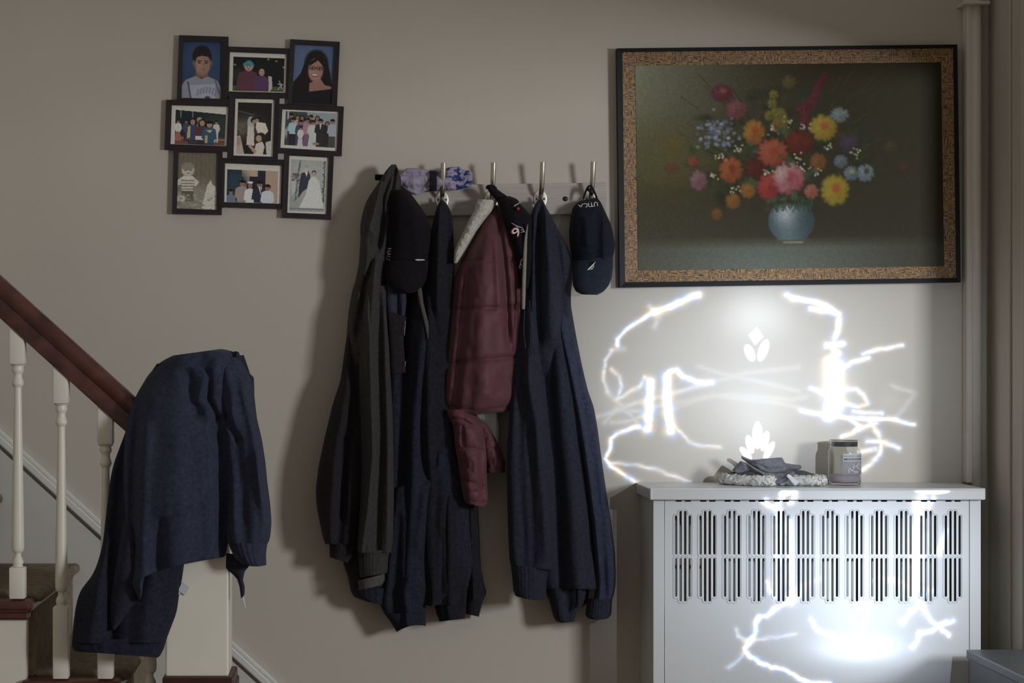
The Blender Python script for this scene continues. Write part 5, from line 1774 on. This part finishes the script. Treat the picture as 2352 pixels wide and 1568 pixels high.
# ---- navy cap on the last hook
nc = thing('baseball_hat', P(1356, 440, 0.05), 'navy cap with white sail emblem hung on the last hook', 'cap')
obj('strap', join(tube(smooth_path([P(1340, 457, .058), P(1344, 443, .060), P(1350, 430, .064), P(1356, 427, .064), P(1362, 434, .063), P(1371, 455, .060)], 6), .0032, 10, flat=(1.6, .8)),
                  tube(smooth_path([P(1349, 432, .064), P(1354, 437, .068), P(1361, 433, .066)], 5), .0042, 8)), M['capnavy'], nc)
rows = [(1338, 460, 1372, 454), (1327, 464, 1380, 464), (1316, 475, 1386, 477), (1312, 490, 1392, 490), (1309, 512, 1402, 512), (1307, 530, 1407, 530), (1308, 555, 1413, 560), (1311, 580, 1411, 577), (1314, 606, 1408, 588), (1330, 617, 1400, 604)]
cr_ = obj('crown', cloth(rows, [.045, .045, .05, .05, .05], [.02, .035, .05, .06, .07, .075, .08, .08, .07, .06], p=2.2, nz=.002, nsc=(18, 60), folds=[([(1386, 480), (1386, 600)], 4, 9, .006), ([(1345, 500), (1350, 560)], 10, .006), ([(1372, 500), (1370, 590)], 7, -.006)], nu=44, nv=80, smooth=2), M['capnavy'], nc)
rows = [(1313, 600, 1408, 588), (1314, 616, 1408, 612), (1315, 640, 1405, 638), (1316, 655, 1398, 656), (1322, 669, 1386, 670), (1336, 676, 1372, 677)]
obj('brim', cloth(rows, [.065, .09, .11, .12, .125], [.055, .055, .05, .045, .04], p=2.0, nz=.0008, nu=44, nv=50, back=-0.75, smooth=2), M['capbrim'], nc)
obj('emblem', join(prism([(1348, 620.5), (1355, 613), (1362.5, 606), (1368.5, 599.5), (1364.5, 607), (1358, 615), (1353, 619.5)], .128, .1465),
                   prism([(1354.5, 620), (1361, 615), (1364.5, 607.5), (1364, 613), (1360, 618.5)], .128, .1470)), M['white'], nc, smooth=False)
mk_text('lettering', 'UTICA', 1351, 470.5, .0865, 10, M['white'], nc, rot=PI + 0.13, sx=1.12, bulge=(1350, 37, .047, .047))

# ================================================================== HOODIE ON THE NEWEL
sh = thing('draped_navy_hoodie', P(440, 840, DS), 'navy blue hoodie thrown over the newel post at the end of the handrail', 'hoodie')
rows = [(360, 835, 560, 815), (330, 880, 578, 868), (306, 930, 580, 940), (288, 992, 540, 1000), (262, 1061, 500, 1061), (254, 1094, 480, 1094), (246, 1160, 450, 1160), (236, 1248, 430, 1248), (225, 1291, 425, 1290), (211, 1324, 422, 1310),
        (190, 1347, 419, 1333), (180, 1367, 413, 1364), (173, 1397, 408, 1405), (167, 1447, 392, 1446), (165, 1478, 380, 1476)]
lb = obj('body', cloth(rows, [.74, .76, .79, .80, .80], [.06, .07, .05, .05, .05], p=2.4, nz=.006, nsc=(40, 240),
                       folds=[([(290, 1000), (270, 1150), (258, 1330), (255, 1480)], 16, -.016), ([(240, 1250), (215, 1400), (205, 1480)], 18, .012), ([(350, 1320), (330, 1480)], 20, .010)], nu=50, back=.5), M['blueblk'], sh)
obj('hem_band', cloth([(165, 1472, 386, 1462), (165, 1484, 380, 1476), (170, 1494, 376, 1490), (182, 1497, 368, 1505), (215, 1498, 362, 1510)], .80, .048, p=2.4, nz=.002, rib=(40, .001), nu=70, nv=24, smooth=1), M['blueblk'], lb)
rows = [(398, 816, 508, 801), (372, 828, 540, 806), (352, 848, 556, 830), (339, 863, 562, 853), (325, 886, 562, 886), (313, 907, 560, 910), (301, 940, 556, 945), (289, 975, 552, 975), (286, 1016, 548, 1016), (284, 1061, 544, 1061),
        (284, 1100, 540, 1100), (286, 1160, 534, 1160), (288, 1220, 528, 1220), (290, 1270, 520, 1262), (291, 1310, 517, 1279), (292, 1334, 426, 1292), (296, 1344, 364, 1304), (307, 1358, 334, 1316), (316, 1372, 329, 1340), (322, 1380, 325, 1372)]
obj('front_panel', cloth(rows, [.73, .74, .76, .78, .80, .81, .815, .82, .82, .82], [.09, .10, .11, .105, .09, .08, .07, .06, .06, .05], p=2.6, nz=.007, nsc=(46, 190),
                         folds=[([(430, 855), (440, 900), (450, 950)], 14, -.012), ([(500, 830), (470, 880), (455, 920)], 12, .010), ([(318, 930), (306, 1050), (300, 1250)], 8, 14, -.014), ([(335, 1000), (330, 1150), (325, 1340)], 16, .010),
                                ([(500, 1000), (512, 1150), (512, 1280)], 14, -.020), ([(480, 860), (478, 915), (500, 960)], 8, -.014), ([(410, 1000), (400, 1280)], 34, .010), ([(370, 1200), (360, 1310)], 12, -.008)], nu=64, nv=150, back=1.2, smooth=2), M['navy'], sh)
rows = [(285, 1180, 312, 1180), (277, 1240, 322, 1240), (266, 1300, 328, 1310), (258, 1345, 324, 1380), (254, 1380, 304, 1402), (253, 1412, 284, 1424), (257, 1444, 263, 1447)]
obj('front_corner', cloth(rows, [.80, .815, .825, .83, .83], [.03, .045, .04, .03, .02], p=2.2, nz=.003, nu=30, nv=70), M['navyd'], sh)
rows = [(506, 828, 546, 818), (490, 862, 562, 842), (484, 905, 575, 868), (494, 945, 584, 905), (505, 975, 590, 960), (514, 1010, 601, 1005), (520, 1060, 610, 1062), (522, 1106, 614, 1106), (522, 1159, 621, 1159), (520, 1199, 624, 1199), (520, 1235, 620, 1240), (522, 1248, 614, 1249)]
sl = obj('sleeve', cloth(rows, [.77, .79, .81, .82, .825, .83, .83], [.03, .055, .065, .065, .06, .06], p=2.3, nz=.005, nsc=(30, 170),
                         folds=[([(520, 850), (530, 900), (540, 1000)], 14, .010), ([(500, 930), (520, 960), (545, 1010)], 9, -.012), ([(560, 900), (585, 1000), (604, 1150)], 12, .012), ([(540, 1000), (556, 1120), (560, 1240)], 16, -.012), ([(590, 1050), (604, 1200)], 8, .006)], nu=46, nv=110), M['navy'], sh)
obj('cuff', cloth([(524, 1246, 614, 1248), (530, 1262, 612, 1262), (540, 1282, 611, 1278), (556, 1294, 612, 1297)], .832, .055, p=2.2, nz=.001, rib=(22, .0013), nu=44, nv=30, smooth=1, sag=5), M['navy'], sl)
rows = [(540, 806, 548, 808), (528, 812, 557, 828), (540, 835, 566, 850), (548, 860, 583, 866), (552, 900, 584, 888), (556, 940, 585, 945), (560, 975, 588, 972)]
obj('hood', cloth(rows, .74, .05, p=2.2, nz=.004, nsc=(18, 40), nu=30, nv=60, smooth=1), M['navyd'], sh)
rows = [(517, 1270, 590, 1276), (517, 1304, 572, 1300), (535, 1319, 562, 1312), (545, 1330, 558, 1330), (550, 1347, 562, 1347), (552, 1362, 562, 1362), (553, 1374, 560, 1368)]
obj('hood_tip', cloth(rows, .80, .022, p=2.2, nz=.002, nu=24, nv=50, smooth=1), M['navyd'], sh)
obj('drawstring', tube([P(557, 1366, .812), P(558.5, 1373, .813), P(563.5, 1396, .815)], .0016, 8), M['white'], sh)
obj('drawstring', tube([P(554, 1368, .812), P(555, 1375, .812)], .0016, 8), M['offwhite'], sh)
obj('care_tag', join(prism([(418.5, 1335.5), (434.5, 1348), (425, 1367), (409.5, 1355.5)], .812, .8132), prism([(410, 1356), (415, 1360), (412, 1366), (409, 1362)], .811, .8122)), M['offwhite'], sh, smooth=False)

# ================================================================== ON THE RADIATOR COVER
# ---- candle jar
jx, jd = P(1939.5, 0, 0.098)[0], 0.098
js = SR(jd)
cj = thing('candle_jar', (jx, -jd, ZT), 'glass jar candle with lavender wax and grey label on the radiator cover', 'candle')


def jz(y):
    return ZT + (1110.5 - y) * js


op = [(34.0, 1110.3), (36.6, 1108), (37.4, 1103), (37.5, 1095), (37.5, 1044), (37.2, 1036), (36, 1030.5), (34, 1027), (32.6, 1024), (32.3, 1020), (32.3, 1012), (33.5, 1009.8), (33.8, 1008.4), (33.2, 1007.6)]
ip_ = [(31.6, 1007.8), (30.6, 1012), (30.6, 1020), (31.2, 1025), (33.2, 1029), (34.8, 1033), (35.6, 1040), (35.6, 1094), (35.2, 1102), (33, 1105.5), (0.2, 1106)]
prof_ = [(0.2, jz(1110.3))] + [(r * js, jz(y)) for r, y in op] + [(r * js, jz(y)) for r, y in ip_]
obj('jar', lathe([(prof_[0][0] * js, prof_[0][1])] + prof_[1:], jx, -jd, 48, cap=False), M['glass'], cj, sharp=60)
obj('wax', lathe([(0.2 * js, jz(1105.4)), (32.6 * js, jz(1105)), (34.8 * js, jz(1101)), (35.3 * js, jz(1094)), (35.3 * js, jz(1088.5)), (33.5 * js, jz(1087.2)), (0.2 * js, jz(1087.5))], jx, -jd, 40, cap=False), M['wax'], cj)
obj('neck_band', lathe([(30.2 * js, jz(1023)), (30.2 * js, jz(1011))], jx, -jd, 40, cap=False), M['soot'], cj)
obj('wick', tube([(jx, -jd, jz(1088)), (jx + 0.001, -jd, jz(1082))], 0.001, 6), M['black'], cj)


def wrap(a0, a1, y0, y1, r, m, name, parent, n=18):
    V, F = [], []
    for i in range(n + 1):
        a = math.radians(a0 + (a1 - a0) * i / n)
        for y in (y0, y1):
            V.append((jx + r * js * math.sin(a), -jd - r * js * math.cos(a), jz(y)))
    F = [(2 * i, 2 * i + 1, 2 * i + 3, 2 * i + 2) for i in range(n)]
    return obj(name, (V, F), m, parent)


lb = wrap(-26, 74, 1041.5, 1086, 37.75, M['label'], 'label', cj)
wrap(-18, 68, 1038.5, 1056, 37.95, M['labelpale'], 'label_heading', lb)
wrap(-15, 66, 1049, 1053.5, 38.05, M['labeldark'], 'label_band', lb)


def wrap_text(body, y, size, m, name, parent, a_mid=24, r=38.15):
    t = mk_text(name, body, 0, 0, 0, 1.0, m, parent)
    me = t.data
    xs = [v.co.x for v in me.vertices]
    zs = [v.co.z for v in me.vertices]
    xc, zc_ = (min(xs) + max(xs)) / 2, (min(zs) + max(zs)) / 2
    off = ROOT[parent.name]
    k = size / (max(zs) - min(zs))
    for v in me.vertices:
        a = math.radians(a_mid) + (v.co.x - xc) * k / r
        z = (v.co.z - zc_) * k
        v.co = Vector((jx + r * js * math.sin(a), -jd - r * js * math.cos(a), jz(y) + z * js)) - off
    return t


wrap_text('YANKEE CANDLE', 1044.5, 5.0, M['labeldark'], 'lettering', lb)
wrap_text('HOME INSPIRATION', 1051.3, 2.8, M['labelpale'], 'lettering', lb, r=38.2)
# lavender flowers and leaves printed on the label
pet_v = []
for (a_, y_, la, ly, rot) in ((8, 1074, 9, 2.6, .9), (14, 1076, 9, 2.4, .4), (2, 1078, 9, 2.4, 1.4), (18, 1070, 8, 2.2, 1.1), (38, 1064, 17, 3.2, -.6), (44, 1072, 17, 3.2, .5), (30, 1080, 14, 3, .1), (22, 1066, 9, 2.4, 1.6), (54, 1066, 12, 2.4, .8)):
    n_ = 10
    V, F = [], []
    for i in range(n_):
        t_ = 2 * PI * i / n_
        ex, ey = la * math.cos(t_), ly * math.sin(t_)
        xx = ex * math.cos(rot) - ey * math.sin(rot)
        yy = ex * math.sin(rot) + ey * math.cos(rot)
        a = math.radians(a_ + xx / 38 * 57.3 * 0.55)
        V.append((jx + 38.0 * js * math.sin(a), -jd - 38.0 * js * math.cos(a), jz(y_ + yy * 0.55)))
    F = [tuple(range(n_))]
    pet_v.append((V, F))
obj('label_flowers', join(*pet_v), M['labelpale'], lb, smooth=False)


# ---- slippers
def fuzz(v, f, amp, sc, seed):
    a = np.array(v)
    from mathutils import noise as mn
    out_ = []
    c = a.mean(0)
    for p_ in a:
        n1 = mn.noise(Vector(p_) * sc + Vector((seed, 0, 0)))
        n2 = mn.noise(Vector(p_) * sc * 2.3 + Vector((0, seed, 0)))
        n3 = mn.noise(Vector(p_) * sc * 1.1 + Vector((0, 0, seed)))
        out_.append((p_[0] + amp * n1, p_[1] + amp * n2, max(p_[2] + amp * 0.8 * n3, ZT + 0.0006)))
    return out_, f


def slipper(x, d, ang, L, W, hh, seed):
    """fluffy rim and dark quilted upper; ang turns the toe"""
    ca, sa = math.cos(ang), math.sin(ang)

    def loc(a, b, z):
        return (x + a * ca - b * sa, -d + a * sa + b * ca, ZT + z)
    n = 120
    path = []
    for i in range(n):
        t = 2 * PI * i / n
        c_, s_ = math.cos(t), math.sin(t)
        a = L / 2 * math.copysign(abs(c_) ** 0.8, c_)
        b = W / 2 * math.copysign(abs(s_) ** 0.8, s_) * (1 + 0.12 * c_)
        path.append((a, b))
    V, F = [], []
    m_ = 22
    R1, R2 = 0.0135, 0.0135
    for i, (a, b) in enumerate(path):
        a0, b0 = path[i - 1]
        a1, b1 = path[(i + 1) % n]
        tx, ty = a1 - a0, b1 - b0
        l_ = math.hypot(tx, ty)
        nx, ny = ty / l_, -tx / l_
        for k in range(m_):
            th = 2 * PI * k / m_
            o_ = R1 * math.cos(th)
            V.append(loc(a + nx * (o_ - R1), b + ny * (o_ - R1), 0.0145 + R2 * math.sin(th)))
    for i in range(n):
        for k in range(m_):
            F.append((i * m_ + k, i * m_ + (k + 1) % m_, ((i + 1) % n) * m_ + (k + 1) % m_, ((i + 1) % n) * m_ + k))
    rim = fuzz(V, F, 0.0062, 190, seed)
    V, F = [], []
    rr_ = 12
    for j in range(rr_ + 1):
        s_ = 1 - j / rr_
        for a, b in path[::2]:
            aa, bb = a * s_ * 0.86, b * s_ * 0.82
            z = 0.023 + hh * (1 - s_ ** 2) * (1.0 if aa < L * .1 else max(0.35, 1 - (aa - L * .1) / (L * .5)))
            V.append(loc(aa, bb, z))
    nn = len(path[::2])
    for j in range(rr_):
        for k in range(nn):
            a, b = j * nn + k, j * nn + (k + 1) % nn
            F.append((a, b, b + nn, a + nn))
    return rim, (V, F)


sx1 = P(1716, 0, .13)[0]
s1 = thing('slipper', (sx1, -.13, ZT), 'grey slipper with fluffy white sole, the left one of the pair on the radiator cover', 'slipper', 'pair of grey slippers')
rim, upp = slipper(sx1, .135, math.radians(-38), .165, .074, .016, 3)
obj('fluffy_sole', rim, M['sherpagrey'], s1)
obj('upper', upp, M['grey_knit'], s1)
rows = [(1681, 1080, 1700, 1090), (1693, 1066, 1716, 1093), (1701, 1058, 1735, 1096), (1712, 1062, 1752, 1099), (1730, 1074, 1766, 1103), (1750, 1083, 1778, 1110), (1775, 1089, 1789, 1111), (1800, 1086, 1806, 1104), (1814, 1080, 1817, 1094), (1822, 1082, 1824, 1087)]
ck_ = obj('cuff', cloth(rows, [.12, .13, .15, .165, .17, .165, .16], .018, p=2.0, nz=.004, nsc=(16, 12), nu=26, nv=90, back=1.0, smooth=2, folds=[([(1712, 1060), (1730, 1095)], 6, -.006)]), M['grey_felt'], s1)
sx2 = P(1832, 0, .13)[0]
s2 = thing('slipper', (sx2, -.13, ZT), 'grey slipper with fluffy white sole and white tag, the right one beside the candle', 'slipper', 'pair of grey slippers')
rim, upp = slipper(sx2, .14, math.radians(-24), .145, .074, .016, 9)
obj('fluffy_sole', rim, M['sherpagrey'], s2)
obj('upper', upp, M['grey_knit'], s2)
rows = [(1702, 1046, 1704, 1053), (1712, 1050, 1716, 1062), (1724, 1055, 1731, 1072), (1738, 1055, 1748, 1081), (1752, 1053, 1762, 1086), (1768, 1052, 1780, 1088), (1785, 1050.5, 1793, 1086), (1797, 1050, 1806, 1082), (1803, 1063, 1816, 1081), (1822, 1066, 1828, 1080), (1838, 1067, 1837, 1078), (1841, 1070, 1841, 1075)]
obj('cuff', cloth(rows, [.09, .10, .12, .125, .12, .115, .12, .125], .016, p=2.0, nz=.003, nsc=(20, 14), nu=28, nv=100, back=1.0, smooth=2,
                  seams=[([(1715, 1060), (1740, 1066), (1765, 1078), (1790, 1076), (1810, 1070)], 5, -.008)]), M['grey_felt'], s2)
obj('care_tag', prism([(1810, 1088.5), (1815, 1090), (1835.5, 1107), (1827, 1115), (1819, 1106), (1807, 1093)], .208, .2090), M['offwhite'], s2, smooth=False)
obj('ribbed_edge', cloth([(1776, 1104, 1780, 1112), (1786, 1101, 1790, 1112), (1800, 1094, 1806, 1106), (1814, 1083, 1822, 1096), (1821, 1080, 1826, 1086)], .175, .016, p=2.0, nz=.001, nu=18, nv=60, back=1.0, smooth=2), M['grey_felt'], s2)
